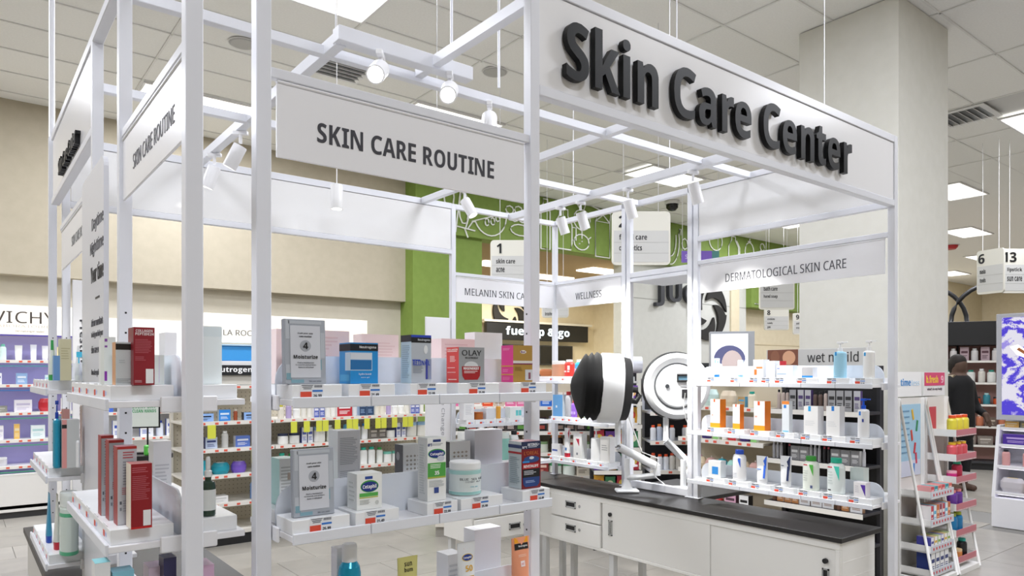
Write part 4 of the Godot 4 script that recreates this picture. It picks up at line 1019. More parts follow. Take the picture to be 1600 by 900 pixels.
func counters():
	var top = noisy("171516", "211f1f", 0.05, 0.42, 31, 2.0)
	var body = mat("e9e8e4", 0.4)
	var chrome = mat("c4c6c8", 0.2, 0.9)
	var black = mat("17171a", 0.5)
	var cup = func(p, w, h):          # recessed cup pull
		var st = newst()
		put_box(st, Vector3(0, h / 2 - .003, .002), Vector3(w, .006, .006)); put_box(st, Vector3(0, -h / 2 + .003, .002), Vector3(w, .006, .006))
		put_box(st, Vector3(-w / 2 + .003, 0, .002), Vector3(.006, h, .006)); put_box(st, Vector3(w / 2 - .003, 0, .002), Vector3(.006, h, .006))
		return done(st)
	# right counter
	var c = thing("counter_cabinet", "white counter cabinet with two drawers and two sliding doors", "cabinet", Vector3(1.72, 0, -1.05), -90)
	# local x runs along +z of the room, local z towards the shopper
	var L = 1.94
	span(c, "carcass", Vector3(-L / 2, .54, -.3), Vector3(L / 2, .848, -.012), body, .002)
	span(c, "top_rail", Vector3(-L / 2, .815, -.012), Vector3(L / 2, .848, .004), body, .002)
	span(c, "bottom_rail", Vector3(-L / 2, .54, -.012), Vector3(L / 2, .556, .004), body, .002)
	span(c, "end_stile", Vector3(L / 2 - .02, .556, -.012), Vector3(L / 2, .815, .004), body, .002)
	var ws = L / 2 + 1.05
	for i in 2:
		var y0 = [.69, .552][i]
		var d = span(c, "drawer", Vector3(-.845, y0, -.012), Vector3(-.42, y0 + .13, .006), body, .003)
		part(d, "cup_pull", cup.call(0, .085, .04), chrome, Vector3(-.03, .08, .009))
		box(d, "pull_recess", Vector3(-.03, .08, .009), Vector3(.074, .024, .001), black)
		part(d, "lock", lathe([[0, 0], [.009, 0], [.009, .004], [0, .004]], 14), chrome, Vector3(.045, .08, .009), Vector3(90, 0, 0))
	for i in 2:
		var x0 = [-.405, .325][i]
		var d = span(c, "sliding_door", Vector3(x0, .556, -.012), Vector3(x0 + (.73 if i == 0 else .625), .815, -.002 if i == 1 else .003), mat("e4e3df", 0.4), .002)
		var px = -.3 if i == 0 else .27
		part(d, "door_pull", cup.call(0, .03, .085), chrome, Vector3(px, .13, .007))
		box(d, "pull_recess", Vector3(px, .13, .007), Vector3(.018, .072, .001), black)
		part(d, "lock", lathe([[0, 0], [.011, 0], [.011, .012], [0, .012]], 14), black, Vector3(px, .205, .006), Vector3(90, 0, 0))
	for x in [-.93, -.35, .3, .93]:
		for z in [-.03, -.27]:
			box(c, "leg", Vector3(x, .27, z), Vector3(.035, .54, .035), mat("cfd0d0", 0.4), .002)
	for i in 3:
		span(c, "end_groove", Vector3(L / 2, .62 + i * .07, -.29), Vector3(L / 2 + .001, .622 + i * .07, -.02), mat("f4f3f0", 0.4))
	# back counter, set across the kiosk's rear corner
	var b = thing("counter_cabinet", "white drawer cabinet on legs across the kiosk's back corner", "cabinet", Vector3(1.6, 0, -2.2), 0)
	span(b, "carcass", Vector3(-.37, .54, -.15), Vector3(.42, .848, .15), body, .002)
	for i in 2:
		var y0 = [.69, .552][i]
		var d = span(b, "drawer", Vector3(-.355, y0, .15), Vector3(.1, y0 + .13, .165), body, .003)
		part(d, "cup_pull", cup.call(0, .085, .04), chrome, Vector3(.07, .06, .009))
		box(d, "pull_recess", Vector3(.07, .06, .009), Vector3(.074, .024, .001), black)
		part(d, "lock", lathe([[0, 0], [.009, 0], [.009, .004], [0, .004]], 14), chrome, Vector3(.145, .06, .009), Vector3(90, 0, 0))
	for x in [-.33, .38]:
		for z in [-.12, .12]:
			box(b, "leg", Vector3(x, .27, z), Vector3(.035, .54, .035), mat("cfd0d0", 0.4), .002)
	# black worktops
	var t = thing("worktop", "glossy black worktop of the right counter and its back corner", "worktop", Vector3(0, .848, 0))
	span(t, "slab", Vector3(1.705, 0, -2.04), Vector3(2.06, .022, -.068), top, .002)
	span(t, "slab", Vector3(1.21, 0, -2.36), Vector3(2.06, .022, -2.04), top, .002)
	span(t, "slab", Vector3(2.06, 0, -1.56), Vector3(2.5, .022, -1.02), top, .002)
	# left counter
	var l = thing("counter_cabinet", "white counter cabinet under the kiosk's left shelves", "cabinet", Vector3(-.66, 0, -1.2), 0)
	span(l, "carcass", Vector3(-.255, .1, -1.17), Vector3(.245, .848, 1.15), mat("cfcdc8", 0.4), .002)
	span(l, "plinth", Vector3(-.235, 0, -1.15), Vector3(.225, .1, 1.13), mat("2a2a2c", 0.6))
	var lt = thing("worktop", "black worktop of the left counter below the hanging shelves", "worktop", Vector3(-.66, .848, -1.2))
	span(lt, "slab", Vector3(-.27, 0, -1.19), Vector3(.26, .022, 1.17), top, .002)

func kiosk_lamps():
	var names = ["on the left track, nearer", "on the left track, farther"]
	spot(Vector3(-.25, 2.536, -1.56), 52, 28, SPOT, "white cylinder spotlight %s" % names[0])
	spot(Vector3(-.25, 2.536, -1.93), 52, 20, SPOT, "white cylinder spotlight %s" % names[1])
	spot(Vector3(-.13, 2.54, -.575), 142, 58, SPOT, "glaring spotlight above the S of the header board", .04)
	spot(Vector3(.125, 2.54, -.575), 142, 58, SPOT, "glaring spotlight above the middle of the header board", .04)
	spot(Vector3(.37, 2.535, -.69), 142, 40, SPOT, "small bright spotlight left of the tall front post", .04)
	var k = ["nearest the back corner", "second from the back corner", "above the wellness board", "beside the dermatological fascia"]
	var zs = [-1.70, -1.53, -1.17, -.75]
	for i in 4:
		spot(Vector3(1.62, 2.52, zs[i]), -100, 20, SPOT * 4.0, "white cylinder spotlight on the right track, %s" % k[i], .05, 33.0)
	spot(Vector3(.98, 2.535, -1.75), -150, 30, SPOT, "white spotlight hidden behind the header board's right end")
	# one lamp on a cord
	var o = thing("pendant_light", "white cylinder pendant lamp hanging before the back fascia", "pendant lamp", Vector3(.32, 2.36, -1.9))
	part(o, "shade", lathe([[0, .12], [.028, .12], [.03, .117], [.03, 0], [.026, 0], [.025, .006]], 22), mat("f2f2f2", 0.4))
	part(o, "lamp_lens", lathe([[0, .007], [.0255, .007]], 18), glow("fffaf0", 9.0))
	part(o, "cord", tube([Vector3(0, .12, 0), Vector3(0, H - 2.36, 0)], .0022, 6), mat("ececec", 0.6))
	var l = SpotLight3D.new()
	l.spot_angle = 50.0
	l.spot_range = 20.0
	l.light_energy = SPOT
	l.light_color = Color("fffdf8")
	l.light_size = 0.02
	l.shadow_enabled = true
	l.name = "lamp_light"
	o.add_child(l)
	l.position = Vector3(0, -.004, 0)
	l.rotation_degrees.x = -90

func beauty_lamps():
	var white = mat("eceef0", 0.3)
	var silver = mat("c9ccd0", 0.35, 0.2)
	var black = mat("121214", 0.55)
	var cloth = mat("0c0c0d", 0.9)
	var arm = func(o, pts, r): part(o, "arm", tube(pts, r, 10), white)
	# first lamp, seen from its side: local x runs from the hood to the handle
	var o = thing("facial_scanner", "round white facial scanner with black folded hood, seen sideways", "skin scanner", Vector3(1.86, .8706, -1.4), -37.9)
	var inv = func(p): return Basis.from_euler(Vector3(0, deg_to_rad(37.9), 0)) * (p - Vector3(1.86, .87, -1.4))
	var c = inv.call(Vector3(1.735, 1.467, -1.45))
	var hd = Node3D.new()
	hd.name = "lamp_head"
	o.add_child(hd)
	hd.position = c
	hd.rotation_degrees = Vector3(0, 0, -90 - 4)
	part(hd, "ring_shell", lathe([[.0, -.04], [.185, -.04], [.196, -.03], [.196, .07], [.19, .082], [0, .082]], 40), white)
	part(hd, "back_band", lathe([[.186, .082], [.182, .086], [.176, .125], [.168, .13], [0, .13]], 40), black)
	var prof = [[.0, -.15], [.10, -.155], [.13, -.13]]
	var hood = SurfaceTool.new()
	hood.begin(Mesh.PRIMITIVE_TRIANGLES)
	var rr = [[.0, -.198], [.04, -.192], [.1, -.168], [.15, -.146], [.186, -.124], [.168, -.106], [.192, -.09], [.174, -.075], [.195, -.058], [.186, -.035]]
	var n = 32
	for i in rr.size() - 1:
		for s in n:
			var pt = func(q, a):
				var wob = 1.0 + .035 * sin(a * 3.0 + q[1] * 25.0) + .02 * sin(a * 7.0 + 1.0)
				return Vector3(cos(a) * q[0] * wob, q[1], -sin(a) * q[0] * wob)
			var a0 = TAU * s / n
			var a1 = TAU * (s + 1) / n
			quad(hood, pt.call(rr[i], a0), pt.call(rr[i], a1), pt.call(rr[i + 1], a1), pt.call(rr[i + 1], a0))
	hood.generate_normals()
	part(hd, "fabric_hood", hood.commit(), cloth)
	part(hd, "back_handle", tube([Vector3(.06, .128, 0), Vector3(.065, .18, 0), Vector3(.03, .195, 0), Vector3(.0, .18, 0), Vector3(.0, .128, 0)], .018, 8), black)
	box(hd, "mount_plate", Vector3(-.06, .122, 0), Vector3(.1, .01, .1), white, .003)
	arm.call(o, [c + Vector3(.075, -.06, -.02), c + Vector3(.075, -.335, -.02)], .017)
	var e = c + Vector3(.075, -.335, -.02)
	var base = Vector3(0, 0, 0)
	part(o, "base_plate", bx(.13, .018, .09, .006), white)
	part(o, "clamp_neck", lathe([[0, .018], [.034, .018], [.018, .06], [.018, .07], [0, .07]], 16), white)
	part(o, "short_post", lathe([[0, .05], [.015, .05], [.015, .19], [0, .19]], 16), white)
	var k = Vector3(.165, .1, .03)
	part(o, "arm", tube([Vector3(0, .08, 0), k], .017, 10), white)
	var st = newst()
	put_tube(st, [k + Vector3(0, .0, 0), k + Vector3(0, .06, 0)], .022, 12)
	part(o, "elbow_joint", done(st), white)
	part(o, "gas_spring_arm", tube([k + Vector3(0, .05, 0), e], .024, 10), white)
	part(o, "arm_bolts", tube([e + Vector3(0, 0, .022), e + Vector3(0, 0, .03)], .012, 8), mat("9a9ca0", 0.3, .8))
	part(o, "power_cable", tube([c + Vector3(.1, -.08, .03), c + Vector3(.14, -.2, .04), c + Vector3(.2, -.36, .04), k + Vector3(.0, .1, .04), k + Vector3(-.02, .0, .04), k + Vector3(.04, -.05, .02)], .0035, 6), mat("f2f2f2", 0.5))
	# second lamp, seen from behind
	var o2 = thing("facial_scanner", "round white facial scanner with black rim, seen from behind", "skin scanner", Vector3(2.2, .8706, -1.27), -37.9)
	var inv2 = func(p): return Basis.from_euler(Vector3(0, deg_to_rad(37.9), 0)) * (p - Vector3(2.2, .87, -1.27))
	var c2 = inv2.call(Vector3(2.25, 1.472, -1.36))
	var h2 = Node3D.new()
	h2.name = "lamp_head"
	o2.add_child(h2)
	h2.position = c2
	h2.rotation_degrees = Vector3(90, 0, 0)
	part(h2, "black_rim", lathe([[0, -.05], [.2, -.05], [.208, -.03], [.2, -.005], [0, -.005]], 44), black)
	part(h2, "ring_shell", lathe([[.198, -.01], [.198, .02], [.17, .034], [.145, .022], [.14, .02]], 44), white)
	part(h2, "grey_groove", lathe([[.146, .018], [.135, .012], [.124, .02]], 44), mat("8a8d92", 0.35, .3))
	part(h2, "back_plate", lathe([[.13, .012], [.128, .03], [.12, .036], [0, .038]], 44), white)
	var hs = newst()
	put_tube(hs, [Vector3(-.005, .045, -.066), Vector3(.075, .045, -.066), Vector3(.075, .045, -.03), Vector3(-.005, .045, -.03)], .008, 8, true)
	part(h2, "handle_frame", done(hs), black)
	box(h2, "blue_screen", Vector3(.035, .04, -.048), Vector3(.066, .004, .026), mat("7fb0cc", 0.2))
	box(h2, "port_cover", Vector3(.045, .039, .045), Vector3(.045, .004, .05), mat("2a2a2e", 0.4))
	box(h2, "seam_strip", Vector3(.05, .039, -.002), Vector3(.07, .003, .012), mat("c2c4c8", 0.4))
	part(h2, "lock_knob", lathe([[0, .038], [.012, .038], [.012, .046], [0, .046]], 14), mat("55585c", 0.3, .6), Vector3(-.065, 0, .0))
	var e2 = c2 + Vector3(-.06, -.33, -.02)
	arm.call(o2, [c2 + Vector3(-.06, -.14, -.02), e2], .017)
	var k2 = Vector3(.12, .06, .0)
	part(o2, "gas_spring_arm", tube([e2, e2 + Vector3(.16, -.16, .0)], .024, 10), white)
	part(o2, "arm", tube([e2 + Vector3(.16, -.16, 0), Vector3(.0, .06, 0)], .017, 10), white)
	part(o2, "short_post", lathe([[0, .0], [.017, .0], [.017, .17], [0, .17]], 16), white)
	part(o2, "base_plate", bx(.12, .014, .08, .005), white)
	part(o2, "power_cable", tube([c2 + Vector3(.04, -.04, .05), c2 + Vector3(.03, -.12, .05), c2 + Vector3(.05, -.2, .03), c2 + Vector3(.1, -.28, .0)], .0035, 6), mat("f2f2f2", 0.5))

# ---------------------------------------------------------------- the store around
var peg_mat
func pegboard():
	if peg_mat == null:
		var im = Image.create(32, 32, false, Image.FORMAT_RGB8)
		im.fill(Color("d3cbb9"))
		im.fill_rect(Rect2i(13, 13, 6, 6), Color("6f6757"))
		peg_mat = StandardMaterial3D.new()
		peg_mat.albedo_texture = ImageTexture.create_from_image(im)
		peg_mat.uv1_triplanar = true
		peg_mat.uv1_world_triplanar = true
		peg_mat.uv1_scale = Vector3.ONE * 26.0
		peg_mat.roughness = 0.8
	return peg_mat
func gondola(label, at, yaw, w, h, levels, depth, back, deck, tags = true, kick = "232325"):
	var o = thing("store_shelving", label, "shelving", at, yaw)
	span(o, "back_panel", Vector3(-w / 2, 0.1, -.03), Vector3(w / 2, h, 0), back)
	span(o, "kick_plate", Vector3(-w / 2, 0, -.03), Vector3(w / 2, .1, depth - .03), mat(kick, 0.6))
	span(o, "base_deck", Vector3(-w / 2, .1, 0), Vector3(w / 2, .14, depth), deck, .003)
	for s in range(0, maxi(2, int(w / .9) + 1)):
		var x = lerpf(-w / 2 + .012, w / 2 - .012, s / float(maxi(1, int(w / .9))))
		span(o, "upright", Vector3(x - .012, .14, 0), Vector3(x + .012, h, .02), deck)
	for y in levels:
		var b = span(o, "shelf_board", Vector3(-w / 2, y - .02, 0.02), Vector3(w / 2, y, depth), deck, .002)
		span(b, "price_rail", Vector3(-w / 2, -.012, (depth - .02) / 2), Vector3(w / 2, .022, (depth - .02) / 2 + .006), mat("e9e6df", 0.4))
		if tags:
			var st = newst()
			var n = int(w / .1)
			for i in n:
				put_box(st, Vector3(-w / 2 + .06 + i * .1 + .012 * ((i * 7) % 3), .004, (depth - .02) / 2 + .007), Vector3(.03, .018, .002))
			part(b, "red_tags", done(st), mat("e0604a", 0.5)).set_meta("kind", "stuff")
	return o
func wall_gondolas():
	# ---- beige pegboard shelving behind the kiosk
	var deck = mat("e4e0d6", 0.5)
	var lv = [1.118, .875, .62, .36]
	gondola("beige pegboard shelving with red price tags behind the kiosk, right run", Vector3(2.08, 0, -5.65), 0, 1.78, 1.5, lv, .45, pegboard(), deck)
	gondola("beige pegboard shelving behind the kiosk, short left run", Vector3(.78, 0, -5.65), 0, .8, 1.62, [1.44, 1.118, .875, .64, .385], .45, pegboard(), deck)
	var hd = thing("lit_header", "white lit header reading LA ROCHE-POSAY above the pegboard shelving", "sign", Vector3(1.38, 1.83, -5.35))
	box(hd, "lamp_panel", Vector3(0, .13, -.06), Vector3(1.6, .26, .22), glow("f4efe4", .35), .004)
	text(hd, "LA ROCHE-POSAY", .62, .05, Vector3(-.32, .09, .051), 0, mat("5a5650", 0.5), .002, false)
	for s in [-.75, .75]:
		box(hd, "post", Vector3(s, -.165, -.14), Vector3(.03, .33, .03), mat("c9c6be", 0.5))
	var nb = thing("brand_plate", "small black shelf plate with white lettering in the gap right of the thick post", "sign", Vector3(.78, 1.53, -5.22))
	box(nb, "plate", Vector3(0, .045, 0), Vector3(.6, .09, .02), mat("101216", 0.4))
	text(nb, "Neutrogena", .42, .06, Vector3(.03, .045, .011), 0, mat("ffffff", 0.4), .002, true)
	box(nb, "stand", Vector3(0, -.04, -.02), Vector3(.5, .09, .01), mat("c9c6be", 0.5))
	var bl = thing("blue_display", "bright blue display tray above the black shelf plate", "display", Vector3(.8, 1.62, -5.33))
	box(bl, "tray", Vector3(0, .02, 0), Vector3(.7, .04, .2), mat("e9e9e9", 0.4), .003)
	box(bl, "blue_screen", Vector3(0, .11, 0), Vector3(.66, .14, .16), mat("3f9fe6", 0.3), .01)
	box(bl, "top_strip", Vector3(0, .185, 0), Vector3(.7, .012, .2), mat("bfe0f6", 0.4))
	var g = "products on the pegboard shelving"
	var A = Vector3(.42, 0, -5.3)
	var B = Vector3(1.15, 0, -5.3)
	var Y = func(v, y): return Vector3(v.x, y, v.z)
	row(Y.call(A, 1.44), Y.call(B, 1.44), 0, [["carton", .05, .12, .06, ["1f7f96", "7fd0dc"], "teal carton", "box"], ["carton", .05, .09, .06, ["176a86", "cfe8ee"], "dark teal carton", "box"]], 1, "the short pegboard run's top shelf", g)
	row(Y.call(A, 1.118), Y.call(B, 1.118), 0, [["carton", .16, .07, .07, ["8fb4ea", "1a2030"], "light blue low carton", "box"], ["carton", .1, .1, .06, ["2a86da", "d8e8f6"], "blue carton", "box"], ["flip", .035, .1, .035, ["9a4a2a", "e8e0d8"], "small brown bottle", "bottle"]], 2, "the short pegboard run's second shelf", g, .03)
	row(Y.call(A, .875), Y.call(B, .875), 0, [["carton", .13, .1, .07, ["5a78c8", "e4e8f4"], "blue and white carton", "box"], ["carton", .1, .1, .06, ["c9d6f0", "3a4a8c"], "pale blue carton", "box"], ["flip", .06, .15, .05, ["d8d8d6", "f4f4f4"], "clear bottle with white cap", "bottle"]], 3, "the short pegboard run's third shelf", g, .03)
	row(Y.call(A, .64), Y.call(B, .64), 0, [["soft", .14, .1, .1, ["7a5ac6", "d0c4f0"], "purple soft pack", "soft pack"], ["soft", .2, .13, .12, ["22a2b4", "8fe0e6"], "turquoise wipes pack", "soft pack"], ["soft", .16, .1, .12, ["1b94a8", "d8f0f2"], "teal wipes pack", "soft pack"]], 4, "the short pegboard run's fourth shelf", g, .01)
	row(Y.call(A, .385), Y.call(B, .385), 0, [["carton", .12, .06, .1, ["ececec", "c8c8c8"], "white low carton", "box"], ["flip", .08, .18, .06, ["7aa6e6", "dfe8f6"], "sky blue bottle", "bottle"]], 5, "the short pegboard run's fifth shelf", g, .12)
	A = Vector3(1.24, 0, -5.28)
	B = Vector3(2.94, 0, -5.28)
	row(Y.call(A, 1.118), Y.call(B, 1.118), 0, [["flip", .05, .13, .05, ["e6e4dc", "2a3050"], "cream bottle with navy cap", "bottle"], ["carton", .05, .12, .05, ["5a6ab8", "e4e4ee"], "violet blue carton", "box"], ["flip", .05, .13, .05, ["ecebe6", "e4e4e4"], "off-white bottle", "bottle"], ["carton", .16, .14, .06, ["c02a36", "f4f0f0"], "red and white carton", "box"], ["flip", .055, .16, .05, ["dadde2", "f0f0f0"], "pale grey bottle", "bottle"], ["carton", .075, .16, .06, ["2a4466", "8fa8c8"], "navy carton", "box"], ["flip", .06, .13, .05, ["e2dccf", "c9c23a"], "cream bottle with yellow cap", "bottle"], ["flip", .055, .15, .05, ["b4a4cc", "e9e4f0"], "lilac bottle", "bottle"], ["flip", .07, .11, .06, ["f0f0ec", "2a9a5a"], "white bottle with green cap", "bottle"]], 6, "the right pegboard run's top shelf", g, .008, .97, 2)
	row(Y.call(A, .875), Y.call(B, .875), 0, [["jar", .1, .1, .08, ["e9e9e6", "26304e"], "white jar with navy lid", "jar"], ["carton", .05, .15, .05, ["e4e6ee", "4a5ab0"], "white and violet carton", "box"], ["jar", .12, .15, .1, ["f2f2ee", "9ac0e6"], "white tub with blue lid", "jar"], ["flip", .07, .16, .06, ["eef0ea", "eceee8"], "plain white bottle", "bottle"], ["soft", .11, .16, .06, ["6ab4de", "e4f2fa"], "light blue pouch", "soft pack"], ["flip", .07, .16, .06, ["f0f2f4", "3a86d6"], "white bottle with blue cap", "bottle"], ["carton", .09, .12, .05, ["6a6460", "c8c2ba"], "dark brown carton", "box"]], 7, "the right pegboard run's second shelf", g, .01, .96, 2)
	row(Y.call(A, .62), Y.call(B, .62), 0, [["flip", .08, .17, .06, ["f2f4f2", "2aa88e"], "white bottle with teal cap", "bottle"], ["flip", .07, .16, .06, ["eef2ee", "3a9a4a"], "white bottle with leaf green cap", "bottle"], ["jar", .09, .11, .08, ["f0f2f0", "7acab8"], "white jar with mint lid", "jar"], ["flip", .08, .18, .06, ["f4f4f4", "e8ecec"], "tall white bottle", "bottle"]], 8, "the right pegboard run's third shelf", g, .01, .96, 2)
	row(Y.call(A, .36), Y.call(B, .36), 0, [["soft", .16, .09, .1, ["4a9ad6", "e4f0fa"], "blue wipes pack", "soft pack"], ["carton", .09, .12, .06, ["d8e0e6", "7a96b4"], "grey blue carton", "box"], ["soft", .14, .09, .1, ["8cc4ea", "f0f6fa"], "pale blue wipes pack", "soft pack"]], 9, "the right pegboard run's lowest shelf", g, .03)
	var yt = thing("sale_tag_strip", "row of yellow hanging sale cards under the top pegboard shelf", "sale tags", Vector3(0, 1.003, -5.185))
	for i in 13:
		box(yt, "sale_card", Vector3(1.36 + i * .105 + .02 * (i % 3), .035, .004 + .002 * (i % 2)), Vector3(.06, .105, .002), mat("d9dc4a", 0.6))
	box(yt, "rail", Vector3(2.0, .092, 0), Vector3(1.5, .008, .004), mat("e6e2d8", 0.5))
	for q in [[.62, 1.03], [1.0, .79], [1.02, .56], [1.0, .3]]:
		var c = thing("sale_card", "yellow sale card on the short pegboard run, %s" % ["top", "upper middle", "lower middle", "bottom"][[1.03, .79, .56, .3].find(q[1])], "sale tag", Vector3(q[0], q[1], -5.193))
		box(c, "card", Vector3(0, 0, 0), Vector3(.07, .12, .002), mat("d9dc4a", 0.6))
	# ---- lit cosmetics wall at the far left
	var gv = gondola("lit cosmetics wall with violet back and white shelves at the far left", Vector3(-.75, 0, -8.12), 0, 1.5, 1.95, [1.69, 1.43, 1.13, .84, .56], .28, mat("aaa4dc", 0.6), mat("f2f2f4", 0.35), true, "3a3a3c")
	span(gv, "front_panel", Vector3(-.75, .07, .2), Vector3(.75, .47, .28), mat("e6e4e0", 0.5), .003)
	for y in [1.64, 1.38, 1.08, .79, .51]:
		span(gv, "shelf_lamp", Vector3(-.74, y + .02, .2), Vector3(.74, y + .028, .25), glow("ffffff", 2.0))
		span(gv, "coloured_strip", Vector3(-.75, y - .02, .286), Vector3(.75, y - .008, .29), mat("4a8a96" if y > 1.5 else ("3a6aa8" if y > 1.2 else "4a9a7a"), 0.5))
	var hv = thing("lit_header", "white lit header reading VICHY at the far left", "sign", Vector3(-.75, 1.96, -7.95))
	box(hv, "lamp_panel", Vector3(0, .16, 0), Vector3(1.5, .32, .12), glow("f6f1e6", .45), .004)
	text(hv, "VICHY", .57, .125, Vector3(.17, .19, .061), 0, mat("4a423c", 0.5), .003, false)
	text(hv, "LABORATOIRES", .55, .03, Vector3(.17, .095, .061), 0, mat("d0c8bc", 0.5), .002, false)
	text(hv, "Dermatologist tested", .26, .03, Vector3(.22, .04, .061), 0, mat("8a8278", 0.5), .002, false)
	box(hv, "violet_strip", Vector3(0, -.005, .058), Vector3(1.5, .02, .01), mat("5a4f9e", 0.5))
	var pal = [["tube", .06, .17, .04, ["e6e8f2", "f2f2f4"], "white tube", "tube"], ["tube", .06, .16, .04, ["ecebf4", "d0d0e0"], "pale violet tube", "tube"], ["tube", .06, .15, .04, ["e6d49a", "f0e6c8"], "straw yellow tube", "tube"], ["flip", .06, .17, .05, ["d6eee8", "7ac8b4"], "mint bottle", "bottle"], ["tube", .07, .16, .04, ["eef0ee", "e4e6e4"], "off-white tube", "tube"]]
	var g2 = "products on the lit cosmetics wall"
	row(Vector3(-1.05, 1.69, -7.95), Vector3(-.06, 1.69, -7.95), 0, pal, 21, "the lit wall's top shelf", g2, .04)
	row(Vector3(-1.05, 1.43, -7.95), Vector3(-.06, 1.43, -7.95), 0, [["carton", .1, .12, .05, ["8fb0d8", "e9f0f8"], "blue framed carton", "box"], ["carton", .06, .1, .05, ["dff0f4", "9ad0e0"], "pale aqua carton", "box"], ["carton", .09, .12, .05, ["f2f2f8", "5a62b0"], "white carton with violet print", "box"]], 22, "the lit wall's second shelf", g2, .1)
	row(Vector3(-1.05, 1.13, -7.95), Vector3(-.06, 1.13, -7.95), 0, [["carton", .16, .07, .08, ["8a8a80", "b8b8b0"], "grey low carton", "box"], ["carton", .16, .13, .06, ["e8e4ea", "c0b8d0"], "silver carton", "box"], ["soft", .16, .14, .1, ["c22a34", "f0d8d8"], "red gift pouch", "soft pack"], ["carton", .1, .14, .06, ["f0eeee", "d0c8d0"], "white carton", "box"]], 23, "the lit wall's third shelf", g2, .03)
	row(Vector3(-1.05, .84, -7.95), Vector3(-.06, .84, -7.95), 0, [["carton", .13, .14, .06, ["eaf2f2", "b4d8d8"], "white carton with leaf mark", "box"], ["carton", .06, .15, .05, ["f4f2f6", "d8d4e4"], "slim white carton", "box"], ["carton", .05, .16, .05, ["f0c46a", "f4e2b8"], "golden slim carton", "box"]], 24, "the lit wall's fourth shelf", g2, .07)
	row(Vector3(-1.05, .56, -7.95), Vector3(-.06, .56, -7.95), 0, [["carton", .14, .09, .08, ["e4eef4", "b8cce0"], "pale blue carton", "box"], ["carton", .14, .08, .08, ["eec6d2", "f4e4ea"], "pink low carton", "box"], ["jar", .12, .09, .1, ["d0cfd4", "ececee"], "grey jar", "jar"]], 25, "the lit wall's lowest shelf", g2, .05)
	# plain white cosmetics bay to its right
	var gw = gondola("white cosmetics bay between the lit wall and the pegboard shelving", Vector3(.8, 0, -8.12), 0, 1.4, 2.2, [1.69, 1.4, 1.1, .8, .5], .28, mat("eceae6", 0.6), mat("f0f0f0", 0.4))
	row(Vector3(.15, 1.1, -7.95), Vector3(1.4, 1.1, -7.95), 0, [["carton", .12, .16, .06, ["3a62c0", "e6ecf8"], "royal blue carton", "box"], ["carton", .12, .16, .06, ["e9eef6", "2a3a6a"], "white and navy carton", "box"]], 26, "the white cosmetics bay's middle shelf", "products of the white bay", .02)
	row(Vector3(.15, .8, -7.95), Vector3(1.4, .8, -7.95), 0, [["carton", .14, .2, .06, ["f0f2f6", "3a5ac0"], "tall white carton", "box"], ["flip", .08, .18, .06, ["e8eef8", "2a4ab0"], "white bottle with blue cap", "bottle"]], 27, "the white cosmetics bay's low shelf", "products of the white bay", .02)
	# small sign on a pedestal seen between two left posts
	var pt = thing("pedestal_table", "small black round pedestal table seen between the left posts", "table", Vector3(-.11, 0, -4.11))
	part(pt, "table_top", lathe([[0, .955], [.17, .955], [.17, .985], [0, .985]], 28), mat("17171a", 0.4))
	part(pt, "column", lathe([[0, .03], [.05, .03], [.05, .9], [.1, .955], [0, .955]], 18), mat("8a8a88", 0.4))
	part(pt, "foot", lathe([[0, 0], [.16, 0], [.16, .02], [0, .03]], 24), mat("2a2a2c", 0.5))
	var fs = thing("framed_notice", "black framed notice with green lettering on a short stand", "notice", Vector3(-.12, .985, -4.12), -20)
	box(fs, "base", Vector3(0, .006, 0), Vector3(.1, .012, .07), mat("17171a", 0.4))
	box(fs, "stem", Vector3(.02, .1, 0), Vector3(.01, .2, .01), mat("17171a", 0.4))
	box(fs, "frame", Vector3(0, .28, 0), Vector3(.2, .2, .012), mat("17171a", 0.4), .002)
	box(fs, "paper", Vector3(0, .28, .0065), Vector3(.18, .18, .002), mat("dfe6e0", 0.5))
	text(fs, "EVERY DAY", .15, .022, Vector3(0, .33, .008), 0, mat("1f9a5a", 0.5), .001, true)
	text(fs, "CLEAN HANDS", .15, .022, Vector3(0, .3, .008), 0, mat("1f9a5a", 0.5), .001, true)
	var gs = thing("soap_block", "bright green soap pack on the small pedestal table", "soap pack", Vector3(-.1, .985, -4.0))
	box(gs, "pack", Vector3(0, .035, 0), Vector3(.09, .07, .04), mat("58c04a", 0.4), .006)
	box(gs, "label", Vector3(0, .035, .0205), Vector3(.05, .03, .001), mat("d6f0d0", 0.5))

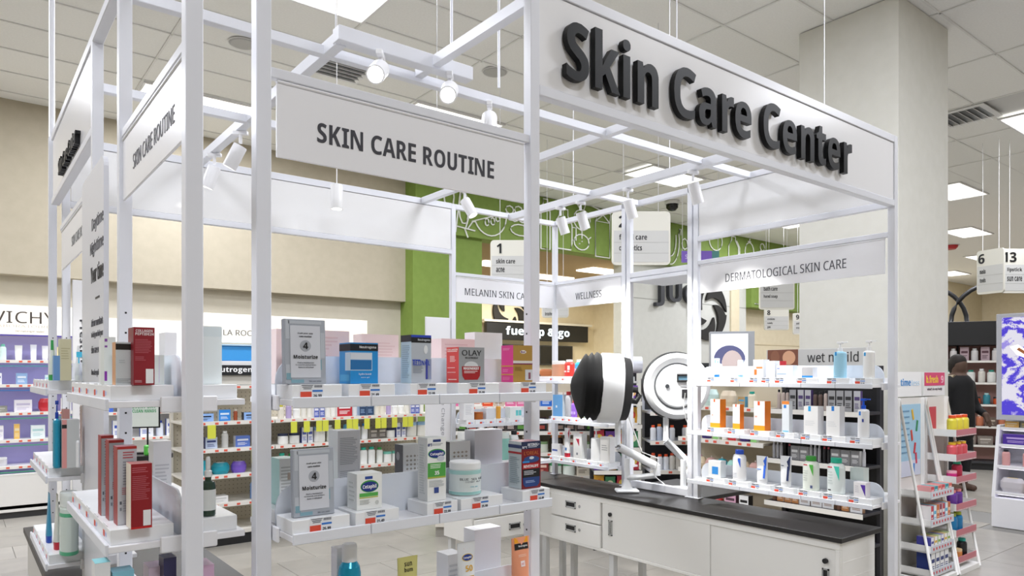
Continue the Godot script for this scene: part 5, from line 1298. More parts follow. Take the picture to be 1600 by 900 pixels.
func makeup_gondola():
	# black make-up shelving behind the dermatological bay; it faces -x
	var dark = mat("18181b", 0.5)
	var gm = gondola("black make-up shelving behind the dermatological shelves", Vector3(3.78, 0, -1.22), -90, .72, 1.6, [1.29, 1.1, .93, .62, .4], .26, dark, mat("2a2a2e", 0.4), false)
	var gb = gondola("cream bath accessory shelving left of the black make-up shelving", Vector3(3.78, 0, -1.98), -90, .78, 1.5, [1.29, 1.03, .78, .5], .26, mat("cfc4ae", 0.7), mat("d8cfbc", 0.5))
	var h = thing("header_board", "grey header board with a face photograph and wet n wild lettering", "sign", Vector3(3.56, 1.6, -1.22), -90)
	box(h, "board", Vector3(0, .06, 0), Vector3(.72, .12, .03), mat("c4c4c2", 0.5), .002)
	text(h, "wet n wild", .36, .07, Vector3(.14, .06, .016), 0, mat("2a2a2a", 0.5), .002, false)
	box(h, "face_photo", Vector3(-.23, .06, .0155), Vector3(.24, .118, .002), mat("7a4a38", 0.5))
	part(h, "face_print", prism(oval(-.18, .06, .05, .05, 20), .0, .0175), mat("d6a483", 0.5))
	part(h, "face_print", prism(oval(-.29, .065, .035, .048, 20), .0, .0175), mat("8a5a44", 0.5))
	box(h, "red_strip", Vector3(-.28, .02, .0168), Vector3(.16, .035, .002), mat("d0303c", 0.5))
	var X = 3.58
	var lo = -1.55
	var hi = -.87
	var g = "cosmetics on the black make-up shelving"
	var pals = [
		[["flip", .03, .13, .03, ["5a4a44", "1a1a1c"], "brown foundation bottle", "bottle"], ["flip", .026, .14, .026, ["b8a8a0", "1c1c1e"], "beige foundation bottle", "bottle"], ["carton", .05, .14, .03, ["9a9a9c", "2a2a2c"], "grey compact card", "box"], ["carton", .045, .14, .03, ["b4b4b8", "4a3a6a"], "silver lash card", "box"]],
		[["flip", .028, .1, .028, ["a0323a", "1a1a1c"], "red lip bottle", "bottle"], ["carton", .05, .1, .03, ["c86a86", "2a1a20"], "rose card", "box"], ["flip", .028, .12, .028, ["8a5ab0", "1a1a1c"], "violet polish bottle", "bottle"], ["carton", .05, .11, .03, ["e0dcd8", "3a3a3c"], "light card", "box"]],
		[["flip", .022, .12, .022, ["b0b0b4", "d6d6da"], "silver lipstick", "lipstick"], ["flip", .022, .11, .022, ["2a2a2e", "c04a5a"], "black and red lipstick", "lipstick"], ["carton", .06, .1, .03, ["8a8a8c", "e0e0e0"], "grey eye card", "box"]],
		[["carton", .08, .1, .04, ["d8d8da", "8a6a50"], "white palette card", "box"], ["flip", .03, .1, .03, ["6a4a3a", "1a1a1c"], "dark foundation bottle", "bottle"], ["carton", .05, .1, .03, ["b47a4a", "e6d4c0"], "tan card", "box"]],
		[["flip", .024, .07, .024, ["d23a6a", "f0f0f0"], "pink polish bottle", "bottle"], ["flip", .02, .08, .02, ["cfcfd2", "1a1a1c"], "clear polish bottle", "bottle"]]]
	var words = ["first", "second", "third", "fourth", "lowest"]
	var ys = [1.29, 1.1, .93, .62, .4]
	for i in 5:
		row(Vector3(X, ys[i], lo), Vector3(X, ys[i], hi), -90, pals[i], 40 + i, "the black shelving's %s shelf" % words[i], g, .008, .93, 3)
	var g2 = "bath accessories on the cream shelving"
	lo = -2.34
	hi = -1.62
	row(Vector3(X, 1.29, lo), Vector3(X, 1.29, hi), -90, [["flip", .06, .12, .05, ["e6dcc4", "2aa08e"], "cream lotion bottle with teal cap", "bottle"], ["soft", .16, .13, .1, ["c4dcd8", "eef4f2"], "folded pale aqua towel", "towel"], ["soft", .14, .12, .1, ["d8c8b0", "f0e8da"], "folded sand towel", "towel"], ["carton", .06, .08, .04, ["b89a6a", "5aa0c8"], "tan gift carton", "box"]], 51, "the cream bath shelving's top shelf", g2, .015)
	row(Vector3(X, 1.03, lo), Vector3(X, 1.03, hi), -90, [["flip", .04, .09, .04, ["f4f4f2", "2a2a2c"], "white bottle with black cap", "bottle"], ["carton", .07, .1, .05, ["c02a36", "f0c8c8"], "red gift carton", "box"], ["jar", .08, .08, .07, ["3a2c6a", "8ad07a"], "violet candle jar", "jar"], ["carton", .05, .12, .04, ["8ac87a", "d8f0d0"], "green carton", "box"]], 52, "the cream bath shelving's second shelf", g2, .02)
	row(Vector3(X, .78, lo), Vector3(X, .78, hi), -90, [["ball", .1, .1, .1, ["2a9aac", "e0f0f0"], "teal bath sponge", "sponge"], ["ball", .1, .1, .1, ["9acabe", "f0f0e0"], "mint bath sponge", "sponge"], ["ball", .1, .1, .1, ["e0d0b0", "d8a0b0"], "cream bath sponge", "sponge"], ["ball", .1, .1, .1, ["c49a92", "f0e0d8"], "dusty pink bath sponge", "sponge"]], 53, "the cream bath shelving's third shelf", g2, .0)
	row(Vector3(X, .5, lo), Vector3(X, .5, hi), -90, [["carton", .1, .12, .06, ["d8a8c0", "5a3a4a"], "pink gift carton", "box"], ["carton", .08, .12, .06, ["f0f0f0", "1a1a1c"], "black and white carton", "box"], ["soft", .12, .08, .1, ["c83a3a", "f0d8d0"], "red pouch", "soft pack"]], 54, "the cream bath shelving's lowest shelf", g2, .02)
	# lit poster on top of the bath shelving
	var p = thing("light_box_poster", "lit white poster of a face with violet hair above the bath shelving", "poster", Vector3(3.66, 1.5, -1.98), -50)
	box(p, "frame", Vector3(.02, .19, -.06), Vector3(.34, .38, .12), mat("a8abb0", 0.4), .003)
	box(p, "lamp_panel", Vector3(0, .19, .002), Vector3(.28, .34, .006), glow("f4f6fa", .6))
	var hair = []
	for i in 13:
		var a = PI * i / 12.0
		hair.append(Vector2(cos(a) * .12, .16 + sin(a) * .11))
	for i in 13:
		var a = PI * (12 - i) / 12.0
		hair.append(Vector2(.02 + cos(a) * .08, .12 + sin(a) * .11))
	part(p, "hair_print", prism(hair, 0, .0062), mat("6f72a0", 0.5))
	part(p, "face_print", prism(oval(.02, .13, .078, .1, 24), 0, .0058), mat("f0dcd8", 0.5))
	part(p, "lips_print", prism(oval(.0, .075, .02, .007, 12), 0, .0064), mat("c88078", 0.5))

func snacks():
	# snack and drink displays seen through the middle gap
	var yaw = -37.9
	var B = Basis.from_euler(Vector3(0, deg_to_rad(yaw), 0))
	var o = Vector3(4.05, 0, -2.75)
	var g = gondola("drink cooler shelves seen between the two facial scanners", o, yaw, .75, 1.5, [1.22, .97, .72, .47], .4, mat("3a3c42", 0.5), mat("c9ccd2", 0.4), true)
	var pals = [["bag", .16, .16, .05, ["3a5ab0", "e8e8f0"], "blue snack bag", "snack bag"], ["flip", .055, .15, .055, ["c8cdd8", "e06a2a"], "drink bottle with orange cap", "drink bottle"]]
	for i in 4:
		var y = [1.22, .97, .72, .47][i]
		row(o + B * Vector3(-.36, y, .33), o + B * Vector3(.36, y, .33), yaw, [["flip", .05, .14, .05, [["c8ccd6", "b4bccc", "d8d4cc", "c0c8d0"][i], ["d8602a", "e07a30", "c84a2a", "7a7ac0"][i]], "%s drink bottle" % ["pale", "grey", "cream", "frosted"][i], "drink bottle"], ["flip", .05, .13, .05, ["dfe2e8", "e0542a"], "clear drink bottle with orange cap", "drink bottle"]], 60 + i, "the cooler's %s shelf" % ["top", "second", "third", "lowest"][i], "drinks in the cooler", .004, .95, 2)
	var o2 = Vector3(3.56, 0, -3.15)
	var g2 = gondola("black snack rack crowded with coloured packs beside the cooler", o2, yaw, .42, 1.55, [1.3, 1.1, .9, .7, .5], .3, mat("222226", 0.5), mat("3a3a40", 0.5), false)
	for i in 5:
		var y = [1.3, 1.1, .9, .7, .5][i]
		row(o2 + B * Vector3(-.2, y, .22), o2 + B * Vector3(.2, y, .22), yaw, [["bag", .09, .15, .03, ["c83a4a", "f0d060"], "maroon snack bag", "snack bag"], ["bag", .09, .14, .03, ["7a4ab0", "f0c080"], "purple snack bag", "snack bag"], ["bag", .09, .15, .03, ["e0a83a", "d04a3a"], "golden snack bag", "snack bag"], ["bag", .09, .14, .03, ["4a9a6a", "f0f0d0"], "slate snack bag", "snack bag"]], 70 + i, "the snack rack's %s shelf" % ["top", "second", "third", "fourth", "lowest"][i], "snacks on the rack", .006, 1.0)
	var pk = thing("drink_multipack", "blue and white wrapped bottle pack lying on top of the snack rack", "multipack", o2 + Vector3(.05, 1.55, .08), yaw)
	part(pk, "wrap", tube([Vector3(-.17, .075, .02), Vector3(.02, .075, .02), Vector3(.16, .075, .02)], .075, 16), mat("e6e9f4", 0.3))
	part(pk, "blue_label", tube([Vector3(-.171, .075, .02), Vector3(-.06, .075, .02)], .0755, 16), mat("2a3ac8", 0.3))
	part(pk, "badge", prism(oval(-.1, .08, .04, .04, 14), .09, .097), mat("e88a5a", 0.4))
	var cs = thing("black_equipment_case", "long black equipment case on top of the cooler", "case", o + Vector3(.0, 1.5, .12), yaw)
	box(cs, "case_body", Vector3(0, .07, 0), Vector3(.7, .14, .2), mat("26282a", 0.6), .02)
	box(cs, "lid_seam", Vector3(0, .09, .1005), Vector3(.68, .006, .002), mat("101012", 0.6))
	box(cs, "blue_box_end", Vector3(.26, .06, .102), Vector3(.12, .1, .004), mat("2a3a8c", 0.5))
	# shelving behind the melanin and wellness bays
	var o3 = Vector3(3.27, 0, -4.15)
	gondola("beige hair care shelving behind the kiosk's back corner", o3, yaw, 1.6, 1.52, [1.236, 1.0, .8, .58], .4, mat("c4bca8", 0.7), mat("e4dfd4", 0.5), true, "a8a49c")
	var hp = [
		[["carton", .1, .15, .05, ["c8b8a8", "6a4a3a"], "tan box with portrait", "box"], ["carton", .1, .13, .05, ["d86a9a", "f0e0e8"], "pink hair carton", "box"], ["carton", .12, .13, .05, ["2a6ac8", "e0ecf8"], "blue hair carton", "box"], ["carton", .08, .13, .05, ["e8e4e0", "c86a4a"], "cream hair carton", "box"], ["carton", .1, .14, .05, ["e0502a", "f4d0a0"], "orange hair carton", "box"]],
		[["carton", .09, .13, .05, ["1c1c20", "c8a898"], "black hair colour carton", "box"], ["carton", .09, .13, .05, ["2a2024", "e0d0c8"], "dark hair colour carton", "box"], ["carton", .09, .13, .05, ["1a2a1e", "7ac84a"], "black and green carton", "box"], ["carton", .09, .13, .05, ["1c1c22", "e05a4a"], "black and red carton", "box"], ["flip", .06, .14, .05, ["e4e6e8", "8a8aa0"], "white hair bottle", "bottle"]],
		[["flip", .07, .15, .06, ["8a4a2a", "e8e0d4"], "amber bottle", "bottle"], ["jar", .1, .1, .09, ["d0d8cc", "7a9a6a"], "pale green jar", "jar"], ["flip", .06, .16, .06, ["2a2420", "c87a2a"], "dark bottle with amber cap", "bottle"], ["carton", .1, .13, .05, ["e4dcd0", "a83a3a"], "cream carton with red print", "box"]],
		[["carton", .14, .14, .08, ["8a2a2a", "e8c8b8"], "dark red carton", "box"], ["jar", .12, .12, .1, ["e0e8e0", "4aa06a"], "white tub with green lid", "jar"], ["carton", .12, .14, .08, ["d8d0c0", "6a5a4a"], "beige carton", "box"]]]
	for i in 4:
		var y = [1.236, 1.0, .8, .58][i]
		row(o3 + B * Vector3(-.79, y, .33), o3 + B * Vector3(.79, y, .33), yaw, hp[i], 80 + i, "the hair care shelving's %s shelf" % ["top", "second", "third", "lowest"][i], "products on the hair care shelving", .006, .97, 2)
	row(o3 + B * Vector3(.2, 1.52, -.015), o3 + B * Vector3(.79, 1.52, -.02), yaw, [["soft", .13, .08, .03, ["d8492a", "f0a060"], "orange pouch", "soft pack"], ["soft", .13, .07, .03, ["c87a4a", "f0d0a0"], "rust pouch", "soft pack"]], 85, "top of the hair care shelving", "pouches on the hair care shelving", .004)

func icon(parent, at, size, strokes, called):
	var words = called.replace("_drawing", "").replace("_", " ")
	parent = thing("wall_drawing", "white outline drawing of %s %s on the green bulkhead" % ["an" if words[0] == "a" else "a", words], "wall drawing", Vector3(0, 0, -7.685), 0, "outline drawings on the green bulkhead")
	var st = SurfaceTool.new()
	st.begin(Mesh.PRIMITIVE_TRIANGLES)
	for s in strokes:
		var pts = []
		for i in range(0, s.size() - 1, 2):
			pts.append(at + Vector3(s[i] * size.x, s[i + 1] * size.y, 0))
		put_tube(st, pts, .012, 6)
	st.generate_normals()
	part(parent, called.replace("_drawing", "_outline"), st.commit(), mat("f2f4ee", 0.5))
func ring(cx, cy, rx, ry, n = 16, a0 = 0.0, a1 = TAU):
	var o = []
	for i in n + 1:
		var a = lerpf(a0, a1, i / float(n))
		o.append(cx + cos(a) * rx)
		o.append(cy + sin(a) * ry)
	return o
func aperture(parent, at, r, m, called):
	for k in 5:
		var a = TAU * k / 5.0
		var pl = []
		for i in 9:
			var b = a + TAU / 5.0 * .92 * i / 8.0
			pl.append(Vector2(cos(b), sin(b)) * r)
		for i in 9:
			var f = i / 8.0
			var b = a + TAU / 5.0 * .92 + f * .9
			var b2 = lerpf(a + TAU / 5.0 * .92, a + TAU / 5.0 * 1.5, f)
			pl.append(Vector2(cos(b2), sin(b2)) * r * lerpf(.93, .36, f))
		for i in 7:
			var f = i / 6.0
			var b2 = lerpf(a + TAU / 5.0 * 1.35, a + .12, f)
			pl.append(Vector2(cos(b2), sin(b2)) * r * lerpf(.36, .9, pow(f, 1.4)))
		var pp = PackedVector2Array(pl)
		if Geometry2D.triangulate_polygon(pp).size() == 0:
			continue
		part(parent, called, prism(pl, 0, .05), m, at)
func back_details():
	var green = noisy("768e3c", "7e9644", 0.03, 0.7, 26, 0.4)
	var bh = struct("wall_bulkhead", Vector3(4.15, 3.66, -8.0), Vector3(12.6, H, -7.7), green)
	var bh2 = struct("wall_bulkhead_far", Vector3(12.6, 3.0, -8.04), Vector3(16.5, H, -7.7), green)
	struct("wall_green", Vector3(4.15, 0, -8.4), Vector3(5.4, 3.66, -7.78), green)
	var ic = null
	icon(ic, Vector3(4.9, 4.05, 0), Vector3(.3, .35, 1), [ring(-.6, .5, .3, .6, 10), ring(.3, .1, .3, .7, 10), [-.2, -1, .1, .9]], "leaf_drawing")
	icon(ic, Vector3(4.98, 3.8, 0), Vector3(.22, .2, 1), [[-1, 0, 1, -.2], [.2, -.1, .5, .9], [.4, -.1, .8, .5], [.1, -.1, .4, -.8]], "twig_drawing")
	icon(ic, Vector3(5.46, 3.9, 0), Vector3(.32, .26, 1), [[-1, .0] + ring(.1, .6, 1, 1.3, 12, PI * 1.15, PI * 2.05), [-1, 0, 1.1, .85], ring(-.1, .1, .12, .22, 8), ring(.25, .2, .12, .22, 8), ring(.55, .45, .12, .22, 8)], "melon_drawing")
	icon(ic, Vector3(6.1, 3.88, 0), Vector3(.2, .18, 1), [ring(0, 0, 1, .5, 12, .4, 6.0), [.9, .2, 1.3, .6]], "pepper_drawing")
	icon(ic, Vector3(5.98, 4.12, 0), Vector3(.2, .16, 1), [ring(-.5, .4, .4, .4, 8), ring(.4, .5, .4, .4, 8), ring(0, -.3, .4, .4, 8), ring(.8, -.3, .35, .4, 8)], "grape_drawing")
	icon(ic, Vector3(6.64, 4.05, 0), Vector3(.1, .42, 1), [[-1, -1, -1, .5, -.5, .8, -.5, 1, .5, 1, .5, .8, 1, .5, 1, -1, -1, -1]], "bottle_drawing")
	icon(ic, Vector3(7.05, 4.0, 0), Vector3(.24, .36, 1), [[-.8, -.9, .7, -.9, .8, -.6, .8, .3, .4, .7, .4, 1, -.4, 1, -.4, .7, -.8, .3, -.8, -.9], [.8, .2, 1.2, .2, 1.2, -.4, .8, -.4]], "jug_drawing")
	icon(ic, Vector3(7.48, 4.2, 0), Vector3(.22, .3, 1), [ring(0, .1, .9, .6, 14), [0, -.5, 0, -1], [-.2, .7, -.6, 1.1], [.2, .7, .5, 1.2]], "beet_drawing")
	icon(ic, Vector3(7.47, 3.84, 0), Vector3(.2, .16, 1), [ring(0, 0, .9, .85, 16), [.8, .4, 1.15, .7], [-.3, -.2, -.2, -.2], [0, .1, .1, .1]], "lemon_drawing")
	icon(ic, Vector3(7.98, 4.05, 0), Vector3(.24, .42, 1), [[-.7, -1, .8, -1, .8, .5, -.7, .5, -.7, -1], [-.7, .5, -.3, 1, .9, .9, .8, .5], [-.3, 1, -1.1, 1.1], [-.7, .5, .1, .8, .8, .5]], "milk_carton_drawing")
	icon(ic, Vector3(10.0, 4.0, 0), Vector3(.24, .4, 1), [ring(-.6, .4, 1.1, 1.2, 10, -1.6, .3), ring(-.6, .5, .7, .9, 10, -1.5, .2), [.45, .7, .55, 1.0, .75, 1.0, .7, .7]], "banana_drawing")
	icon(ic, Vector3(10.4, 4.05, 0), Vector3(.22, .36, 1), [[0, -1, 0, 1], ring(-.5, .2, .4, .3, 8), ring(.5, .4, .4, .3, 8), ring(-.5, -.5, .4, .3, 8)], "herb_drawing")
	icon(ic, Vector3(11.3, 4.3, 0), Vector3(.22, .2, 1), [ring(0, 0, 1, 1, 16), [0, .9, .2, 1.3]], "tomato_drawing")
	icon(ic, Vector3(11.92, 4.1, 0), Vector3(.22, .36, 1), [[-.8, -1, -.8, .4, -.3, .8, -.3, 1, .3, 1, .3, .8, .8, .4, .8, -1], [.5, .8, 1, .4, 1, -.2]], "carafe_drawing")
	icon(ic, Vector3(12.5, 4.2, 0), Vector3(.18, .22, 1), [ring(0, 0, .9, .9, 14), [0, .9, .1, 1.3], [-.3, 1, .3, 1]], "apple_drawing")
	icon(ic, Vector3(12.95, 4.25, 0), Vector3(.2, .2, 1), [ring(0, -.4, .5, .5, 10), ring(.2, .5, .4, .4, 10)], "gourd_drawing")
	icon(ic, Vector3(13.5, 4.28, 0), Vector3(.4, .12, 1), [[-1, 0, .6, .6, .9, 0, .6, -.5, -1, 0], [.9, .2, 1.4, .6]], "carrot_drawing")
	icon(ic, Vector3(12.95, 3.35, 0), Vector3(.3, .3, 1), [[-.8, -.9, .0, -.9, .0, .9, -.8, .9], ring(1.2, .3, .5, .6, 10), ring(1.4, -.7, .4, .3, 8)], "jar_drawing")
	# raised letters and the round logo on the pale wall
	var jl = thing("wall_letters", "dark raised letters JUC on the pale grey wall", "lettering", Vector3(10.05, 3.1, -7.82))
	text(jl, "JUC", 1.28, .5, Vector3(.1, 0, .04), 0, mat("34353a", 0.5), .08, true, "raised_letters")
	var ap = thing("round_logo", "black five-blade aperture logo on the pale wall behind the dermatological shelves", "logo", Vector3(11.2, 2.85, -7.83))
	aperture(ap, Vector3.ZERO, .62, mat("1e1c1a", 0.6), "blade")
	var ap2 = thing("round_logo", "black five-blade aperture logo above the fuel up sign", "logo", Vector3(9.2, 3.0, -11.98))
	aperture(ap2, Vector3.ZERO, .5, mat("1e1c1a", 0.6), "blade")
	var fu = thing("lit_sign", "black sign board with white lettering fuel up and go", "sign", Vector3(10.0, 2.35, -11.84))
	box(fu, "board", Vector3(0, .18, 0), Vector3(3.2, .4, .1), mat("17191c", 0.4), .004)
	text(fu, "fuel up & go", 2.0, .26, Vector3(-.05, .17, .052), 0, glow("dfeefa", 1.0), .01, true, "lamp_lettering")
	box(fu, "frame_strip", Vector3(0, .41, .02), Vector3(3.4, .05, .14), mat("dcd8ca", 0.5))
	for i in 2:
		var sc = thing("menu_screen", "dark menu screen below the fuel up sign, %s" % ["left", "right"][i], "screen", Vector3(9.3 + i * 1.3, 1.75, -11.92))
		box(sc, "bezel", Vector3(0, .24, 0), Vector3(1.1, .48, .08), mat("26282a", 0.4), .004)
		box(sc, "display_glass", Vector3(0, .24, .041), Vector3(1.02, .42, .004), mat("101214", 0.15))
	var bar = thing("drink_counter", "pale counter with coffee machines in the alcove", "counter", Vector3(9.6, 0, -11.6))
	box(bar, "body", Vector3(0, .5, 0), Vector3(4.2, 1.0, .6), mat("d8d4c6", 0.5), .01)
	box(bar, "top", Vector3(0, 1.02, 0), Vector3(4.3, .04, .66), mat("2a2a2a", 0.4), .005)
	for i in 3:
		var cm = thing("coffee_machine", "dark coffee machine on the alcove counter, %s" % ["left", "middle", "right"][i], "coffee machine", Vector3(8.4 + i * 1.1, 1.04, -11.6))
		box(cm, "housing", Vector3(0, .25, 0), Vector3(.4, .5, .4), mat("1c1d20", 0.35), .02)
		box(cm, "drip_tray", Vector3(0, .03, .24), Vector3(.34, .06, .12), mat("8a8c90", 0.3, .7), .005)
		box(cm, "front_lamp", Vector3(.05, .34, .202), Vector3(.1, .05, .004), glow("f4d070", .8))
	for i in 2:
		var vt = thing("wall_plate", "small black wall plate on the cream alcove wall, %s" % ["left", "right"][i], "wall plate", Vector3(11.98, 1.75, -10.3 + i * 1.1), -90)
		box(vt, "plate", Vector3(0, .08, 0), Vector3(.55, .17, .03), mat("1c1c1e", 0.4), .01)
		box(vt, "slot", Vector3(0, .08, .016), Vector3(.4, .05, .002), mat("3c3c40", 0.4))
	var pu = thing("hanging_banner", "small purple hanging banner before the green bulkhead", "banner", Vector3(5.42, 2.79, -3.6), -37.9)
	box(pu, "board", Vector3(0, .065, 0), Vector3(.42, .13, .01), mat("8a6ad6", 0.4))
	box(pu, "teal_end", Vector3(.17, .065, .0055), Vector3(.08, .128, .002), mat("5a9a9a", 0.4))
	text(pu, "SALE", .14, .05, Vector3(-.1, .065, .0055), 0, mat("d8caf6", 0.5), .002, true)
	for s in [-1, 1]:
		part(pu, "wire", tube([Vector3(s * .2, .13, 0), Vector3(s * .2, H - 2.79, 0)], .003, 5), mat("d0d0d0", 0.5))
	# ceiling fittings
	for q in [[1.76, -5.0, "left of the glaring spotlights"], [7.95, -1.85, "right of the big column"]]:
		var v = thing("air_vent", "white slotted ceiling air vent %s" % q[2], "vent", Vector3(q[0], H - .012, q[1]))
		box(v, "frame", Vector3(0, .004, 0), Vector3(.58, .012, .58), mat("e6e6e6", 0.5), .002)
		box(v, "duct_plate", Vector3(0, -.003, 0), Vector3(.46, .003, .46), mat("a4a6a6", 0.4, 0.6))
		for i in 6:
			part(v, "louvre", bx(.46, .004, .06), mat("ececec", 0.5), Vector3(0, -.026, -.19 + i * .076), Vector3(42, 0, 0))
	for q in [[.86, -5.1, "left of the header board"], [3.0, -4.2, "above the kiosk's middle"]]:
		var sp = thing("ceiling_speaker", "round grey ceiling speaker %s" % q[2], "speaker", Vector3(q[0], H, q[1]))
		part(sp, "grille", lathe([[0, -.012], [.1, -.012], [.115, -.004], [.115, 0]], 28), mat("b4b4b2", 0.6))
		part(sp, "rim", lathe([[.115, 0], [.12, -.008], [.125, 0]], 28), mat("d8d8d6", 0.6))
	var sd = thing("security_camera", "dark dome security camera on the ceiling behind the aisle sign", "camera", Vector3(8.55, H, -6.57))
	part(sd, "mount", lathe([[0, -.05], [.12, -.05], [.13, 0], [0, 0]], 22), mat("d8d8d8", 0.5))
	part(sd, "dome", lathe([[0, -.17], [.06, -.155], [.1, -.11], [.105, -.05], [0, -.05]], 22), mat("141416", 0.15))
	var fa = thing("fire_alarm", "small red ceiling alarm right of the big column", "alarm", Vector3(16.9, H, -5.35))
	part(fa, "housing", lathe([[0, -.1], [.12, -.1], [.16, -.06], [.17, 0], [0, 0]], 20), mat("b02a2e", 0.4))
	part(fa, "ring", lathe([[.17, 0], [.19, -.02], [.2, 0]], 20), mat("d8d8d8", 0.5))

func aisle_sign(num, lines, at, w, h, label, yaw = -37.9, cream = "e3e1d6"):
	var o = thing("aisle_sign", label, "aisle sign", at, yaw, "hanging aisle signs")
	var pl = []
	var r = .035
	for k in 4:
		var cx = [w / 2 - r, w / 2 - r, -w / 2 + r, -w / 2 + r][k]
		var cy = [h / 2 - r, -h / 2 + r, -h / 2 + r, h / 2 - r][k]
		for i in 5:
			var a = PI / 2 - PI / 2 * k - PI / 2 * i / 4.0
			pl.append(Vector2(cx + cos(a) * r, cy + sin(a) * r))
	part(o, "board", prism(pl, -.03, .0), mat(cream, 0.5))
	span(o, "grey_field", Vector3(-w * .47, -h * .45, 0), Vector3(w * .47, h * .14, .002), mat("cfcfcc", 0.5))
	text(o, num, 0.0, h * .22, Vector3(-w * .32, h * .31, .002), 0, mat("17171a", 0.5), .004, true, "number")
	for i in lines.size():
		text(o, lines[i], w * .028 * lines[i].length() * 1.55, h * .105, Vector3(-w * .38 + w * .0217 * lines[i].length(), h * (.02 - i * .2), .003), 0, mat("2a2a2c", 0.5), .002, true)
		span(o, "divider", Vector3(-w * .47, h * (-.085 - i * .2), .002), Vector3(w * .47, h * (-.078 - i * .2), .003), mat("b0b0ac", 0.5))
	for s in [-1, 1]:
		part(o, "wire", tube([Vector3(s * w * .3, h / 2, -.015), Vector3(s * w * .3, H - at.y, -.015)], .0025, 5), mat("c8c8c8", 0.5))
	return o
func hanging_signs():
	aisle_sign("1", ["skin care", "acne"], Vector3(2.85, 2.562, -3.7), .44, .4, "hanging aisle sign 1 listing skin care and acne")
	aisle_sign("2", ["facial care", "cosmetics"], Vector3(3.38, 2.685, -2.65), .49, .45, "hanging aisle sign 2 listing facial care and cosmetics")
	aisle_sign("5", ["hair", "hats", "brushes"], Vector3(4.8, 2.46, -5.35), .34, .42, "hanging aisle sign 5 behind the tall front post")
	aisle_sign("3", ["bath care", "hand soap"], Vector3(8.82, 2.84, -4.75), .54, .62, "hanging aisle sign listing bath care and hand soap")
	aisle_sign("8", ["cookies", "candy", "gum"], Vector3(11.48, 2.6, -6.4), .48, .42, "small far aisle sign 8 against the cream wall")
	aisle_sign("9", ["soda", "snacks"], Vector3(12.0, 2.52, -6.1), .48, .42, "small far aisle sign 9 beside the column")
	aisle_sign("13", ["lipstick", "sun care"], Vector3(9.455, 2.84, -1.72), .54, .56, "hanging aisle sign 13 listing lipstick and sun care", -37.9)
	aisle_sign("6", ["masks", "tools"], Vector3(9.19, 2.84, -2.0), .34, .56, "narrow angled face of the aisle sign left of number 13", -105.0)

